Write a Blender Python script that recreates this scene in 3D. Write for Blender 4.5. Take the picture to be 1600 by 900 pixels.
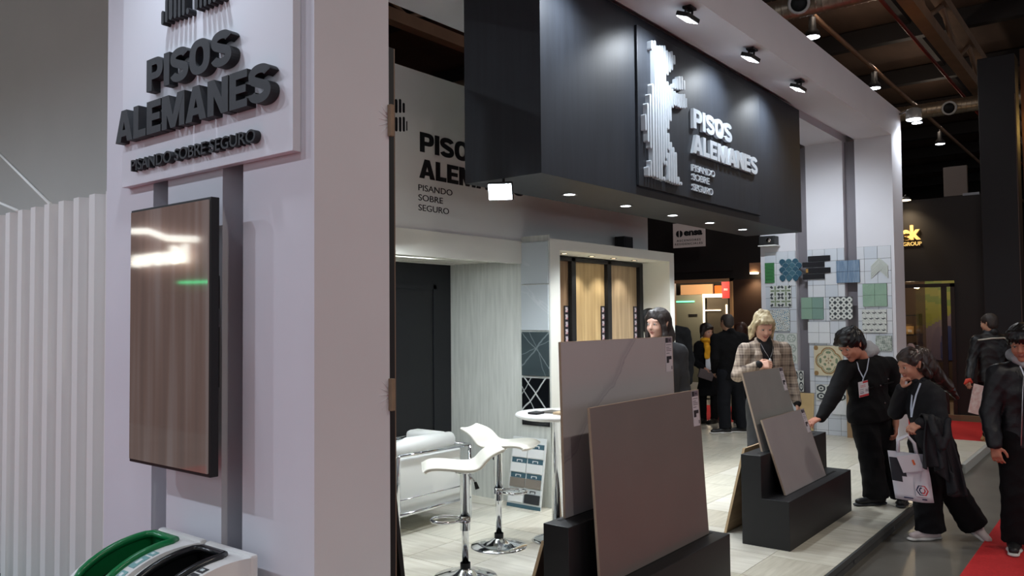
import bpy, bmesh, math, random
import numpy as np
from mathutils import Vector, Matrix
random.seed(7)
PI = math.pi
for o in list(bpy.data.objects): bpy.data.objects.remove(o)
SC = bpy.context.scene
COL = SC.collection

# ---------------------------------------------------------------- camera, world, exposure
CAM_H = 1.75
YAW, PITCH, ROLL, FPX = math.radians(38.243), math.radians(2.0903), math.radians(-0.5266), 1260.73
fw = Vector((math.cos(YAW)*math.cos(PITCH), math.sin(YAW)*math.cos(PITCH), math.sin(PITCH)))
rt = Vector((math.sin(YAW), -math.cos(YAW), 0)); up = rt.cross(fw)
r2 = math.cos(ROLL)*rt + math.sin(ROLL)*up; u2 = -math.sin(ROLL)*rt + math.cos(ROLL)*up
cd = bpy.data.cameras.new('camera'); cam = bpy.data.objects.new('camera', cd); COL.objects.link(cam)
m3 = Matrix((r2, u2, -fw)).transposed()
cam.matrix_world = Matrix.Translation((0, 0, CAM_H)) @ m3.to_4x4()
cd.sensor_width = 36; cd.lens = 36*FPX/1600; cd.clip_start = .05; cd.clip_end = 300
SC.camera = cam
W = bpy.data.worlds.new('hall_air'); SC.world = W; W.use_nodes = True
W.node_tree.nodes['Background'].inputs[0].default_value = (.86, .90, 1.0, 1)
W.node_tree.nodes['Background'].inputs[1].default_value = .62
SC.view_settings.view_transform = 'Standard'; SC.view_settings.look = 'None'
SC.view_settings.gamma = 1; SC.view_settings.use_curve_mapping = False
SC.view_settings.exposure = 0.0

def light(name, kind, loc, energy, color=(1,1,1), target=None, size=.1, spot=60, blend=.6, parent=None, size_y=None):
    l = bpy.data.lights.new(name, kind); l.energy = energy; l.color = color
    o = bpy.data.objects.new(name, l); COL.objects.link(o)
    if kind == 'AREA':
        l.size = size
        if size_y: l.shape = 'RECTANGLE'; l.size_y = size_y
    else: l.shadow_soft_size = size
    if kind == 'SPOT': l.spot_size = math.radians(spot); l.spot_blend = blend
    loc = Vector(loc)
    if target is not None: o.rotation_euler = (Vector(target)-loc).to_track_quat('-Z', 'Y').to_euler()
    if parent is not None:
        loc = loc - parent.location; o.parent = parent
    o.location = loc
    return o
COOL = (.86, .93, 1.0); NEUT = (1, .97, .92); WARM = (1, .78, .5)
# ---------------------------------------------------------------- materials
def lin(c):
    if isinstance(c, str): c = [int(c[i:i+2], 16) for i in (0, 2, 4)]
    out = []
    for v in c[:3]:
        v = v/255.0
        out.append(v/12.92 if v <= .04045 else ((v+.055)/1.055)**2.4)
    return (*out, 1)
MATS = {}
def mat(name, rgb, rough=.5, metal=0, var=0.0, scale=6, stretch=(1,1,1), bump=0, bscale=None, emit=None, spec=None, coat=0, rgb2=None, alpha=None, trans=0, detail=4):
    if name in MATS: return MATS[name]
    m = bpy.data.materials.new(name); MATS[name] = m; m.use_nodes = True
    nt = m.node_tree; b = nt.nodes['Principled BSDF']; c = lin(rgb)
    b.inputs['Base Color'].default_value = c; b.inputs['Roughness'].default_value = rough; b.inputs['Metallic'].default_value = metal
    if spec is not None: b.inputs['Specular IOR Level'].default_value = spec
    if coat: b.inputs['Coat Weight'].default_value = coat; b.inputs['Coat Roughness'].default_value = .08
    if trans: b.inputs['Transmission Weight'].default_value = trans
    if emit is not None:
        b.inputs['Emission Color'].default_value = c; b.inputs['Emission Strength'].default_value = emit
    if alpha is not None: b.inputs['Alpha'].default_value = alpha
    if var or bump or rgb2:
        tc = nt.nodes.new('ShaderNodeTexCoord'); mp = nt.nodes.new('ShaderNodeMapping'); mp.inputs['Scale'].default_value = stretch
        nz = nt.nodes.new('ShaderNodeTexNoise'); nz.inputs['Scale'].default_value = scale; nz.inputs['Detail'].default_value = detail
        nt.links.new(tc.outputs['Object'], mp.inputs[0]); nt.links.new(mp.outputs[0], nz.inputs['Vector'])
        if var or rgb2:
            rp = nt.nodes.new('ShaderNodeValToRGB'); rp.color_ramp.elements[0].position = .3; rp.color_ramp.elements[1].position = .7
            if rgb2: c0, c1 = c, lin(rgb2)
            else: c0 = tuple(min(1, x*(1-var)) for x in c[:3])+(1,); c1 = tuple(min(1, x*(1+var)) for x in c[:3])+(1,)
            rp.color_ramp.elements[0].color = c0; rp.color_ramp.elements[1].color = c1
            nt.links.new(nz.outputs['Fac'], rp.inputs[0]); nt.links.new(rp.outputs[0], b.inputs['Base Color'])
        if bump:
            src = nz
            if bscale:
                src = nt.nodes.new('ShaderNodeTexNoise'); src.inputs['Scale'].default_value = bscale; src.inputs['Detail'].default_value = 3
                nt.links.new(mp.outputs[0], src.inputs['Vector'])
            bp = nt.nodes.new('ShaderNodeBump'); bp.inputs['Strength'].default_value = bump; bp.inputs['Distance'].default_value = .01
            nt.links.new(src.outputs['Fac'], bp.inputs['Height']); nt.links.new(bp.outputs[0], b.inputs['Normal'])
    return m
def marble(name, base, vein, scale=2.2, rough=.35, width=.025, amount=.8, cloud=None, spec=None):
    if name in MATS: return MATS[name]
    m = mat(name, base, rough, spec=spec); nt = m.node_tree; b = nt.nodes['Principled BSDF']
    tc = nt.nodes.new('ShaderNodeTexCoord')
    n1 = nt.nodes.new('ShaderNodeTexNoise'); n1.inputs['Scale'].default_value = scale; n1.inputs['Detail'].default_value = 5; n1.inputs['Distortion'].default_value = 1.2
    nt.links.new(tc.outputs['Object'], n1.inputs['Vector'])
    s = nt.nodes.new('ShaderNodeMath'); s.operation = 'SUBTRACT'; s.inputs[1].default_value = .62
    a = nt.nodes.new('ShaderNodeMath'); a.operation = 'ABSOLUTE'
    d = nt.nodes.new('ShaderNodeMapRange'); d.inputs[1].default_value = 0; d.inputs[2].default_value = width; d.inputs[3].default_value = amount; d.inputs[4].default_value = 0
    nt.links.new(n1.outputs['Fac'], s.inputs[0]); nt.links.new(s.outputs[0], a.inputs[0]); nt.links.new(a.outputs[0], d.inputs[0])
    n2 = nt.nodes.new('ShaderNodeTexNoise'); n2.inputs['Scale'].default_value = scale*.6
    nt.links.new(tc.outputs['Object'], n2.inputs['Vector'])
    m1 = nt.nodes.new('ShaderNodeMix'); m1.data_type = 'RGBA'; m1.inputs[6].default_value = lin(base); m1.inputs[7].default_value = lin(cloud or base)
    nt.links.new(n2.outputs['Fac'], m1.inputs[0])
    m2 = nt.nodes.new('ShaderNodeMix'); m2.data_type = 'RGBA'; m2.inputs[7].default_value = lin(vein)
    nt.links.new(d.outputs[0], m2.inputs[0]); nt.links.new(m1.outputs[2], m2.inputs[6]); nt.links.new(m2.outputs[2], b.inputs['Base Color'])
    return m
def plaid(name):
    m = mat(name, (165, 148, 132), .85); nt = m.node_tree; b = nt.nodes['Principled BSDF']
    tc = nt.nodes.new('ShaderNodeTexCoord')
    sep = nt.nodes.new('ShaderNodeSeparateXYZ'); nt.links.new(tc.outputs['Object'], sep.inputs[0])
    outs = []
    for ax, k in ((0, 70), (2, 70), (0, 260), (2, 260)):
        mu = nt.nodes.new('ShaderNodeMath'); mu.operation = 'MULTIPLY'; mu.inputs[1].default_value = k
        sn = nt.nodes.new('ShaderNodeMath'); sn.operation = 'SINE'
        cp = nt.nodes.new('ShaderNodeMapRange'); cp.inputs[1].default_value = .35 if k < 100 else -.2; cp.inputs[2].default_value = .8; cp.inputs[3].default_value = 0; cp.inputs[4].default_value = .34 if k < 100 else .2
        nt.links.new(sep.outputs[ax], mu.inputs[0]); nt.links.new(mu.outputs[0], sn.inputs[0]); nt.links.new(sn.outputs[0], cp.inputs[0]); outs.append(cp.outputs[0])
    acc = outs[0]
    for o in outs[1:]:
        ad = nt.nodes.new('ShaderNodeMath'); ad.operation = 'ADD'; nt.links.new(acc, ad.inputs[0]); nt.links.new(o, ad.inputs[1]); acc = ad.outputs[0]
    mx = nt.nodes.new('ShaderNodeMix'); mx.data_type = 'RGBA'; mx.inputs[6].default_value = lin((166, 150, 134)); mx.inputs[7].default_value = lin((60, 46, 42))
    nt.links.new(acc, mx.inputs[0]); nt.links.new(mx.outputs[2], b.inputs['Base Color'])
    return m

# ---------------------------------------------------------------- mesh helpers
def link(name, me, m, parent=None):
    o = bpy.data.objects.new(name, me); COL.objects.link(o)
    if m is not None:
        for x in (m if isinstance(m, (list, tuple)) else [m]): me.materials.append(x)
    if parent is not None: o.parent = parent
    return o
def origin_of(p):
    v = Vector((0, 0, 0))
    while p is not None: v = v + p.location; p = p.parent
    return v
class B:
    """collects boxes, tubes, prisms and lathes given in world (or thing) coordinates; build() links them as one mesh"""
    def __init__(s): s.bm = bmesh.new()
    def box(s, x0, x1, y0, y1, z0, z1, bev=0):
        t = bmesh.new(); bmesh.ops.create_cube(t, size=1)
        for v in t.verts: v.co = Vector(((x0+x1)/2+v.co.x*(x1-x0), (y0+y1)/2+v.co.y*(y1-y0), (z0+z1)/2+v.co.z*(z1-z0)))
        if bev: bmesh.ops.bevel(t, geom=t.edges[:], offset=bev, segments=2, affect='EDGES', profile=.5)
        s.add(t); return s
    def add(s, t, mi=0):
        me = bpy.data.meshes.new('t'); t.to_mesh(me); t.free(); s.bm.from_mesh(me); bpy.data.meshes.remove(me)
    def poly(s, pts, vec, bev=0):
        """polygon (3-D points) pushed along vec"""
        t = bmesh.new(); a = [t.verts.new(p) for p in pts]; b = [t.verts.new(Vector(p)+Vector(vec)) for p in pts]
        t.faces.new(a); t.faces.new(b[::-1]); n = len(pts)
        for i in range(n): t.faces.new((a[i], a[(i+1) % n], b[(i+1) % n], b[i]))
        bmesh.ops.recalc_face_normals(t, faces=t.faces[:])
        if bev: bmesh.ops.bevel(t, geom=t.edges[:], offset=bev, segments=2, affect='EDGES', profile=.5)
        s.add(t); return s
    def lathe(s, prof, c, n=24, axis='Z'):
        t = bmesh.new(); rings = []
        for r, z in prof:
            rings.append([t.verts.new((r*math.cos(2*PI*i/n), r*math.sin(2*PI*i/n), z)) for i in range(n)] if r > 1e-6 else [t.verts.new((0, 0, z))])
        for a, b in zip(rings, rings[1:]):
            for i in range(n):
                j = (i+1) % n
                if len(a) == 1 and len(b) > 1: t.faces.new((a[0], b[j], b[i]))
                elif len(b) == 1 and len(a) > 1: t.faces.new((a[i], a[j], b[0]))
                elif len(a) > 1: t.faces.new((a[i], a[j], b[j], b[i]))
        for f in t.faces: f.smooth = True
        bmesh.ops.recalc_face_normals(t, faces=t.faces[:])
        R = Matrix.Identity(4)
        if not isinstance(axis, str): R = Vector((0, 0, 1)).rotation_difference(Vector([float(q) for q in axis])).to_matrix().to_4x4()
        elif axis == 'X': R = Matrix.Rotation(PI/2, 4, 'Y')
        elif axis == 'Y': R = Matrix.Rotation(-PI/2, 4, 'X')
        bmesh.ops.transform(t, matrix=Matrix.Translation(c) @ R, verts=t.verts[:])
        s.add(t); return s
    def tube(s, path, r, n=10, closed=False):
        P = [Vector(p) for p in path]; t = bmesh.new(); rings = []; N = len(P); prev = None
        for i, p in enumerate(P):
            if closed: d = P[(i+1) % N]-P[i-1]
            else: d = P[min(i+1, N-1)]-P[max(i-1, 0)]
            d.normalize()
            u = prev - d*prev.dot(d) if prev is not None else d.orthogonal()
            if u.length < 1e-5: u = d.orthogonal()
            u.normalize(); prev = u; w = d.cross(u); rr = r[i] if isinstance(r, (list, tuple)) else r
            rings.append([t.verts.new(p+(u*math.cos(2*PI*k/n)+w*math.sin(2*PI*k/n))*rr) for k in range(n)])
        for i in range(N if closed else N-1):
            a, b = rings[i], rings[(i+1) % N]
            for k in range(n): t.faces.new((a[k], a[(k+1) % n], b[(k+1) % n], b[k]))
        if not closed: t.faces.new(rings[0][::-1]); t.faces.new(rings[-1])
        for f in t.faces: f.smooth = True
        bmesh.ops.recalc_face_normals(t, faces=t.faces[:])
        s.add(t); return s
    def build(s, name, m, parent=None, local=False, smooth=False):
        if parent is not None and not local:
            bmesh.ops.translate(s.bm, verts=s.bm.verts[:], vec=-origin_of(parent))
        me = bpy.data.meshes.new(name); s.bm.to_mesh(me); s.bm.free()
        if smooth: me.polygons.foreach_set('use_smooth', [True]*len(me.polygons))
        return link(name, me, m, parent)
def box(name, m, x0, x1, y0, y1, z0, z1, parent=None, bev=0): return B().box(x0, x1, y0, y1, z0, z1, bev).build(name, m, parent)
def tag(o, label, cat, group=None):
    o['label'] = label; o['category'] = cat
    if group: o['group'] = group
    return o
def thing(name, label, cat, loc=(0, 0, 0), rz=0, group=None):
    o = bpy.data.objects.new(name, None); COL.objects.link(o); o.location = loc; o.rotation_euler = (0, 0, rz); o.empty_display_size = .1
    return tag(o, label, cat, group)
def struct(o, label=None):
    o['kind'] = 'structure'
    if label: o['label'] = label
    return o
def text_islands(txt, extrude=.02, bold=.0, width=None, height=None, spacing=1.0, res=7):
    """a word set in the built-in face, fitted to width x cap height; returns one (verts, faces) list per letter, x right, y up, z out"""
    cu = bpy.data.curves.new('t', 'FONT'); cu.body = txt; cu.size = 1; cu.extrude = .5; cu.offset = bold; cu.resolution_u = res; cu.space_character = spacing
    o = bpy.data.objects.new('t', cu); COL.objects.link(o); bpy.context.view_layer.update()
    me = bpy.data.meshes.new_from_object(o.evaluated_get(bpy.context.evaluated_depsgraph_get()))
    bpy.data.objects.remove(o); bpy.data.curves.remove(cu)
    co = np.array([v.co for v in me.vertices]); mn, mx = co.min(0), co.max(0)
    sx = (width/(mx[0]-mn[0])) if width else height/(mx[1]-mn[1]); sy = (height/(mx[1]-mn[1])) if height else sx
    co = (co-mn)*np.array([sx, sy, extrude])
    bm = bmesh.new(); bm.from_mesh(me); bm.verts.ensure_lookup_table(); bmesh.ops.remove_doubles(bm, verts=bm.verts[:], dist=1e-5); bm.verts.ensure_lookup_table()
    bpy.data.meshes.remove(me)
    for v in bm.verts: v.co = Vector(((v.co.x-mn[0])*sx, (v.co.y-mn[1])*sy, (v.co.z-mn[2])*extrude))
    seen = set(); out = []
    for v in bm.verts:
        if v in seen: continue
        st = [v]; isl = []; seen.add(v)
        while st:
            a = st.pop(); isl.append(a)
            for e in a.link_edges:
                b = e.other_vert(a)
                if b not in seen: seen.add(b); st.append(b)
        ix = {a: i for i, a in enumerate(isl)}; fs = {f for a in isl for f in a.link_faces}
        out.append(([a.co.copy() for a in isl], [[ix[q] for q in f.verts] for f in fs]))
    bm.free()
    out.sort(key=lambda q: min(p.x for p in q[0]))
    return out
def letters(txt, o, ux, uy, un, m, parent, width, height, depth=.02, bold=0, name='letter', join=False, spacing=1.0):
    """o: world lower-left corner, ux/uy/un: right, up and outward axes on the sign"""
    o, ux, uy, un = Vector(o), Vector(ux), Vector(uy), Vector(un)
    org = origin_of(parent) if parent is not None else Vector((0, 0, 0)); V = []; F = []; last = None
    for vs, fs in text_islands(txt, depth, bold, width, height, spacing):
        P = [o+ux*p.x+uy*p.y+un*p.z-org for p in vs]
        if join: n = len(V); V += P; F += [[n+i for i in f] for f in fs]
        else:
            me = bpy.data.meshes.new(name); me.from_pydata(P, [], fs); me.update(); last = link(name, me, m, parent)
    if join:
        me = bpy.data.meshes.new(name); me.from_pydata(V, [], F); me.update(); last = link(name, me, m, parent)
    return last
def printed(name, fn, nu, nv, o, ux, uy, w, h, mats, parent=None, un=None, thick=.0):
    """a flat print: nu x nv cells, each cell takes the ink fn(u, v) names"""
    o, ux, uy = Vector(o), Vector(ux), Vector(uy)
    org = origin_of(parent) if parent is not None else Vector((0, 0, 0))
    V = [o+ux*(w*i/nu)+uy*(h*j/nv)-org for j in range(nv+1) for i in range(nu+1)]
    F = []; K = []
    for j in range(nv):
        for i in range(nu):
            a = j*(nu+1)+i; F.append((a, a+1, a+nu+2, a+nu+1)); K.append(int(fn((i+.5)/nu, (j+.5)/nv)))
    me = bpy.data.meshes.new(name); me.from_pydata(V, [], F); me.polygons.foreach_set('material_index', K); me.update()
    return link(name, me, mats, parent)
def copy_tree(o, parent=None):
    c = o.copy(); COL.objects.link(c); c.parent = parent
    for ch in list(o.children): copy_tree(ch, c)
    return c

def veined(name, base, vein, lines, rough=.2, ax=(1, 2), wob=.06, cloud=None, nscale=3.0):
    """stone with a few straight-ish veins: lines are (a, b, c, half width, strength) on the face plane"""
    m = mat(name, base, rough); nt = m.node_tree; b = nt.nodes['Principled BSDF']; N = nt.nodes.new; K = nt.links.new
    tc = N('ShaderNodeTexCoord'); nz = N('ShaderNodeTexNoise'); nz.inputs['Scale'].default_value = nscale; nz.inputs['Detail'].default_value = 5
    K(tc.outputs['Object'], nz.inputs['Vector']); sp = N('ShaderNodeSeparateXYZ'); K(tc.outputs['Object'], sp.inputs[0])
    def mth(op, x, y=None, z=None):
        n = N('ShaderNodeMath'); n.operation = op
        for i, v in enumerate((x, y, z)):
            if v is None: continue
            if isinstance(v, (int, float)): n.inputs[i].default_value = v
            else: K(v, n.inputs[i])
        return n.outputs[0]
    w = mth('MULTIPLY', mth('SUBTRACT', nz.outputs['Fac'], .5), wob*2); acc = None
    for (a, c, d, hw, st) in lines:
        e = mth('ABSOLUTE', mth('ADD', mth('ADD', mth('MULTIPLY', sp.outputs[ax[0]], a), mth('MULTIPLY', sp.outputs[ax[1]], c)), mth('ADD', w, d)))
        r = N('ShaderNodeMapRange'); K(e, r.inputs[0]); r.inputs[1].default_value = 0; r.inputs[2].default_value = hw; r.inputs[3].default_value = st; r.inputs[4].default_value = 0
        acc = r.outputs[0] if acc is None else mth('MAXIMUM', acc, r.outputs[0])
    m1 = N('ShaderNodeMix'); m1.data_type = 'RGBA'; m1.inputs[6].default_value = lin(base); m1.inputs[7].default_value = lin(cloud or base); K(nz.outputs['Fac'], m1.inputs[0])
    m2 = N('ShaderNodeMix'); m2.data_type = 'RGBA'; m2.inputs[7].default_value = lin(vein); K(acc, m2.inputs[0]); K(m1.outputs[2], m2.inputs[6]); K(m2.outputs[2], b.inputs['Base Color'])
    return m

def glyph(ch):
    """heavy grotesque capitals as overlapping outline pieces on a cap height of 1: (width, [polygons])"""
    t = .27; R = lambda x0, y0, x1, y1: [(x0, y0), (x1, y0), (x1, y1), (x0, y1)]
    def arc(cx, cy, rx, ry, a0, a1, n=18, e=2.5):
        out = []
        for k in range(n+1):
            a = math.radians(a0+(a1-a0)*k/n); c, s_ = math.cos(a), math.sin(a)
            out.append((cx+rx*math.copysign(abs(c)**(2/e), c), cy+ry*math.copysign(abs(s_)**(2/e), s_)))
        return out
    def ring(o, i): return [[o[k], o[k+1], i[k+1], i[k]] for k in range(len(o)-1)]
    if ch == 'I': return t, [R(0, 0, t, 1)]
    if ch == 'L': return .66, [R(0, 0, t, 1), R(t-.01, .001, .66, .23)]
    if ch == 'E': return .72, [R(0, 0, t, 1), R(t-.01, .001, .72, .215), R(t-.01, .785, .72, .999), R(t-.01, .395, .67, .6)]
    if ch == 'P': return .82, [R(0, 0, t, 1), R(t-.02, .785, .45, 1), R(t-.02, .34, .45, .555)]+ring(arc(.45, .67, .37, .33, 90, -90), arc(.45, .67, .10, .115, 90, -90))
    if ch == 'O': return .92, ring(arc(.46, .5, .46, .515, 0, 360, 36), arc(.46, .5, .18, .29, 0, 360, 36))
    if ch == 'A': return .94, [[(0, 0), (.29, 0), (.57, 1), (.32, 1)], [(.65, .001), (.94, .001), (.62, .999), (.37, .999)], R(.2, .17, .74, .37)]
    if ch == 'N': return .88, [R(0, 0, t, 1), R(.88-t, 0, .88, 1), [(.003, .998), (.29, .998), (.877, .002), (.59, .002)]]
    if ch == 'M': return 1.1, [R(0, 0, .25, 1), R(.85, 0, 1.1, 1), [(.003, .998), (.34, .998), (.67, .002), (.43, .002)], [(1.097, .997), (.76, .997), (.43, .003), (.67, .003)]]
    if ch == 'S':
        cl = arc(.42, .715, .295, .175, 12, 90, 8, 2.2)+arc(.42, .715, .295, .175, 90, 245, 14, 2.2)[1:]+[(.42, .50)]+arc(.42, .285, .30, .18, 65, -90, 14, 2.2)+arc(.42, .285, .30, .18, -90, -168, 8, 2.2)[1:]
        L, Rr = [], []
        for k, (x, y) in enumerate(cl):
            a, b = cl[max(0, k-1)], cl[min(len(cl)-1, k+1)]; d = Vector((b[0]-a[0], b[1]-a[1])).normalized(); w = .118+.012*abs(d.y)
            L.append((x-d.y*w, y+d.x*w)); Rr.append((x+d.y*w, y-d.x*w))
        return .84, ring(L, Rr)
def bold_word(txt, o, ux, uy, un, m, parent, width, height, depth, gap=.055):
    """each letter of the word is one part"""
    o, ux, uy, un = Vector(o), Vector(ux), Vector(uy), Vector(un); org = origin_of(parent); G = [glyph(c) for c in txt]
    tot = sum(g[0] for g in G)+gap*(len(G)-1); sx = width/tot; x = 0
    for w, polys in G:
        b = B()
        for k, p in enumerate(polys): b.poly([o+ux*((x+q[0])*sx)+uy*(q[1]*height)+un*(.0002*k if len(polys) < 6 or k < 3 else 0) for q in p], un*depth)
        b.build('letter', m, parent); x += w+gap
# ---------------------------------------------------------------- palette
WHITE = mat('white_cloth_panel', (214, 214, 220), .72, var=.03, scale=1.5, bump=.12, bscale=3.5)
CHAN = mat('grey_channel', (118, 114, 120), .7, var=.05, scale=2)
CREAM = mat('cream_paint', (226, 226, 216), .6, var=.02, scale=2)
LOGOW = mat('logo_wall_paint', (222, 225, 222), .65, var=.02, scale=2)
BLACKP = mat('black_painted_board', (36, 40, 47), .5, spec=.35, var=.14, scale=5, stretch=(5, 5, .35), bump=.05, bscale=40)
BLACK = mat('matte_black', (17, 18, 20), .55)
NAVY = mat('dark_navy_paint', (13, 16, 23), .55)
CHROME = mat('chrome', (225, 228, 232), .08, 1)
STEEL = mat('brushed_steel', (150, 150, 152), .35, 1)
WPLAST = mat('white_plastic', (228, 228, 225), .32)
LED = mat('led_lens', (240, 247, 255), .4, emit=14)
LEDW = mat('warm_led_lens', (255, 226, 180), .4, emit=10)
CONC = mat('polished_concrete', (104, 101, 95), .33, var=.28, scale=1.3, bump=.08, bscale=14, detail=8)
CARPET = mat('red_carpet', (196, 34, 38), .95, var=.1, scale=60, bump=.3, bscale=300)
GROUT = mat('dark_grout', (60, 62, 66), .8)
ft = []
for i, (a, b) in enumerate((((196, 190, 172), (222, 218, 204)), ((188, 184, 168), (214, 210, 194)), ((202, 197, 182), (226, 222, 210)), ((182, 176, 158), (210, 204, 188)))):
    ft.append(mat('wood_look_tile_%d' % i, a, .30, rgb2=b, scale=3, stretch=((1, 9, 1) if i % 2 else (9, 1, 1)), bump=.04, detail=6))

# ---------------------------------------------------------------- hall shell
struct(box('floor', CONC, -30, 60, -30, 50, -.2, 0), 'grey polished concrete floor of the exhibition hall')
c = box('red_carpet', CARPET, 1.2, 11.9, -2.0, 1.04, 0.0, .006); tag(c, 'long red carpet strip down the front aisle under the person with the bomber jacket', 'carpet')
c = box('red_carpet', CARPET, -1.6, 1.1, -2.0, 9, 0, .006); tag(c, 'unseen red carpet strip added down the side aisle before the recycling bins', 'carpet')  # added out of view for its pink bounce onto the portal wall
c = box('red_carpet', CARPET, 12.0, 14.8, 1.2, 12, .0, .006); tag(c, 'red carpet across the rear aisle behind the tiled wall', 'carpet')

# ---------------------------------------------------------------- stand platform with its tiles
plat = struct(B().box(1.2, 11.95, 1.66, 7.2, 0, .088).build('floor_stand', mat('platform_edge', (70, 70, 68), .6, var=.1, scale=8)), 'raised stand platform with a dark kerb')
box('edge_strip', mat('grey_metal_edge', (96, 99, 98), .45, .6), 1.2, 11.95, 1.645, 1.66, .06, .099, plat)
for i in range(9):
    box('kerb_bracket', STEEL, 2.6+i*1.1, 2.64+i*1.1, 1.652, 1.66, .025, .05, plat)
tm = {}
xs = [1.2]+[1.49+.5*i for i in range(21)]+[11.95]; xs = [x for x in xs if x <= 11.95]; ys = [1.66]+[2.09+.5*i for i in range(11)]
def tile_at(x0, x1, y0, y1):
    k = (round(x1-x0, 3), round(y1-y0, 3), random.randrange(4))
    if k not in tm:
        b = B().box(0, k[0]-.004, 0, k[1]-.004, 0, .012); me = bpy.data.meshes.new('tile'); b.bm.to_mesh(me); b.bm.free(); me.materials.append(ft[k[2]]); tm[k] = me
    o = bpy.data.objects.new('tile', tm[k]); COL.objects.link(o); o.parent = plat; o.location = (x0+.002, y0+.002, .088)
for x0, x1 in zip(xs, xs[1:]):
    for y0, y1 in zip(ys, ys[1:]):
        if x0 >= 5.95 and x1 < 8.2 and y0 >= 4.59: continue
        if x1 < 3.5 and y0 > 3.2: continue
        tile_at(x0, x1, y0, min(y1, 7.2))
nb = struct(B().box(10.02, 11.95, 1.62, 1.66, 0, .10).build('trim_1', mat('pale_step', (170, 172, 168), .5)), 'pale step edging at the far end of the platform')

# ---------------------------------------------------------------- portal: two grooved side walls and the beam
def side_wall(name, x0, xb, x1, ys3, label, flip=False):
    core = struct(box(name, CHAN, min(xb, x1), max(xb, x1), ys3[0][0]+.01, ys3[-1][1]-.01, .1, 4.12), label)
    for i, (a, b) in enumerate(ys3):
        lo, hi = (x0, x1) if i == 0 else (x0, xb)
        if i == 0:
            B().box(x0, x1+.004, a, a+.012, .1, 4.12).build('panel', WHITE, core)
            box('panel', WHITE, x0, xb, a+.012, b, .1, 4.12, core)
        else: box('panel', WHITE, x0, xb, a, b, .1, 4.12, core)
    return core
wl = side_wall('wall_left', 2.03, 2.15, 2.43, [(2.6, 3.09), (3.25, 3.72), (3.86, 4.35)], 'white cloth covered portal wall with two dark vertical grooves')
wr = side_wall('wall_right', 11.42, 11.53, 11.95, [(2.6, 3.07), (3.23, 3.73), (3.89, 4.40)], 'white grooved end wall carrying the tile samples')
bm_ = struct(B().box(2.03, 11.96, 2.6, 4.4, 4.22, 4.53).build('ceiling_canopy', WHITE), 'white canopy beam over the stand front')
for a, b in ((2.6, 3.07), (3.23, 3.73), (3.89, 4.40)): box('soffit_panel', WHITE, 2.03, 11.96, a, b, 4.12, 4.22, bm_)
# cloth folds pinched where staples hold the cover at the inner edge, wooden battens showing
for z in (2.62, 1.42):
    t = thing('wood_batten', 'short %s wooden batten pinching the cloth at the edge of the portal wall' % ('upper' if z > 2 else 'lower'), 'batten', (2.435, 2.60, z))
    B().box(2.425, 2.446, 2.578, 2.600, z-.07, z+.07, .003).build('block', mat('pine_batten', (140, 120, 98), .7, var=.1, scale=20), t)
    for k in range(5):
        a = (k-2)*.4; B().tube([(2.425, 2.601, z+.012*(k-2)), (2.425-.035*math.cos(a), 2.6018, z+.014*(k-2)+.03*math.sin(a)), (2.425-.075*math.cos(a), 2.6045, z+.016*(k-2)+.06*math.sin(a))], [.004, .0038, .003], 8).build('cloth_fold', WHITE, t)
t = thing('edge_slab', 'tall black slab with a pale edge standing behind the portal wall', 'slab', (2.5, 2.7, .1))
B().box(2.437, 2.468, 2.603, 3.9, .1, 2.95).build('slab', BLACK, t)
B().box(2.468, 2.474, 2.603, 3.9, .1, 2.95).build('edge', mat('pale_trim_edge', (120, 100, 84), .5), t)
t = thing('leaning_slab', 'dark slab leaning against the inside of the portal wall, bottom flaring out', 'slab', (2.6, 2.8, .1))
B().poly([(2.50, 2.68, 1.12), (2.525, 2.68, 1.12), (2.665, 2.68, .1), (2.64, 2.68, .1)], (0, .9, 0)).build('slab', BLACK, t)

# ---------------------------------------------------------------- hanging black fascia box
fx = thing('fascia_box', 'long black hanging fascia box with white bear emblem and raised white lettering', 'sign', (6.8, 3.44, 2.7))
B().box(4.27, 9.35, 3.11, 3.78, 2.70, 4.118).build('body', BLACKP, fx)
B().box(5.53, 8.06, 3.088, 3.109, 2.77, 4.04, .003).build('board', BLACKP, fx)
WACR = mat('white_acrylic', (178, 186, 194), .35)
BEAR = [(5.566,5.601,3.205,3.334),(5.601,5.642,3.12,3.43),(5.601,5.642,2.848,2.927),(5.642,5.682,3.076,3.511),(5.642,5.682,2.853,2.984),(5.682,5.733,3.871,3.952),(5.682,5.733,2.857,3.604),(5.733,5.776,2.853,3.964),(5.776,5.817,2.848,3.933),(5.817,5.859,2.848,3.945),(5.859,5.901,2.981,3.956),(5.859,5.901,2.846,2.88),(5.901,5.943,3.033,3.967),(5.901,5.943,2.973,3.015),(5.943,5.988,3.73,3.938),(5.943,5.988,3.28,3.679),(5.943,5.988,3.11,3.252),(5.943,5.988,2.849,3.089),(5.988,6.029,3.765,3.931),(5.988,6.029,3.356,3.657),(5.988,6.029,2.847,3.184),(6.029,6.071,3.793,3.952),(6.029,6.071,3.475,3.637),(6.029,6.071,2.845,3.148),(6.071,6.114,3.85,3.93),(6.071,6.114,3.643,3.694),(6.071,6.114,3.5,3.628),(6.071,6.114,2.845,3.112),(6.114,6.158,3.649,3.744),(6.114,6.158,3.503,3.62),(6.114,6.158,2.845,2.913),(6.158,6.206,3.655,3.773),(6.158,6.206,3.501,3.622),(6.158,6.206,2.847,2.876),(6.206,6.249,3.665,3.783),(6.206,6.249,3.507,3.632),(6.249,6.29,3.674,3.759),(6.249,6.29,3.515,3.641),(6.29,6.319,3.529,3.611)]
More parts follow.
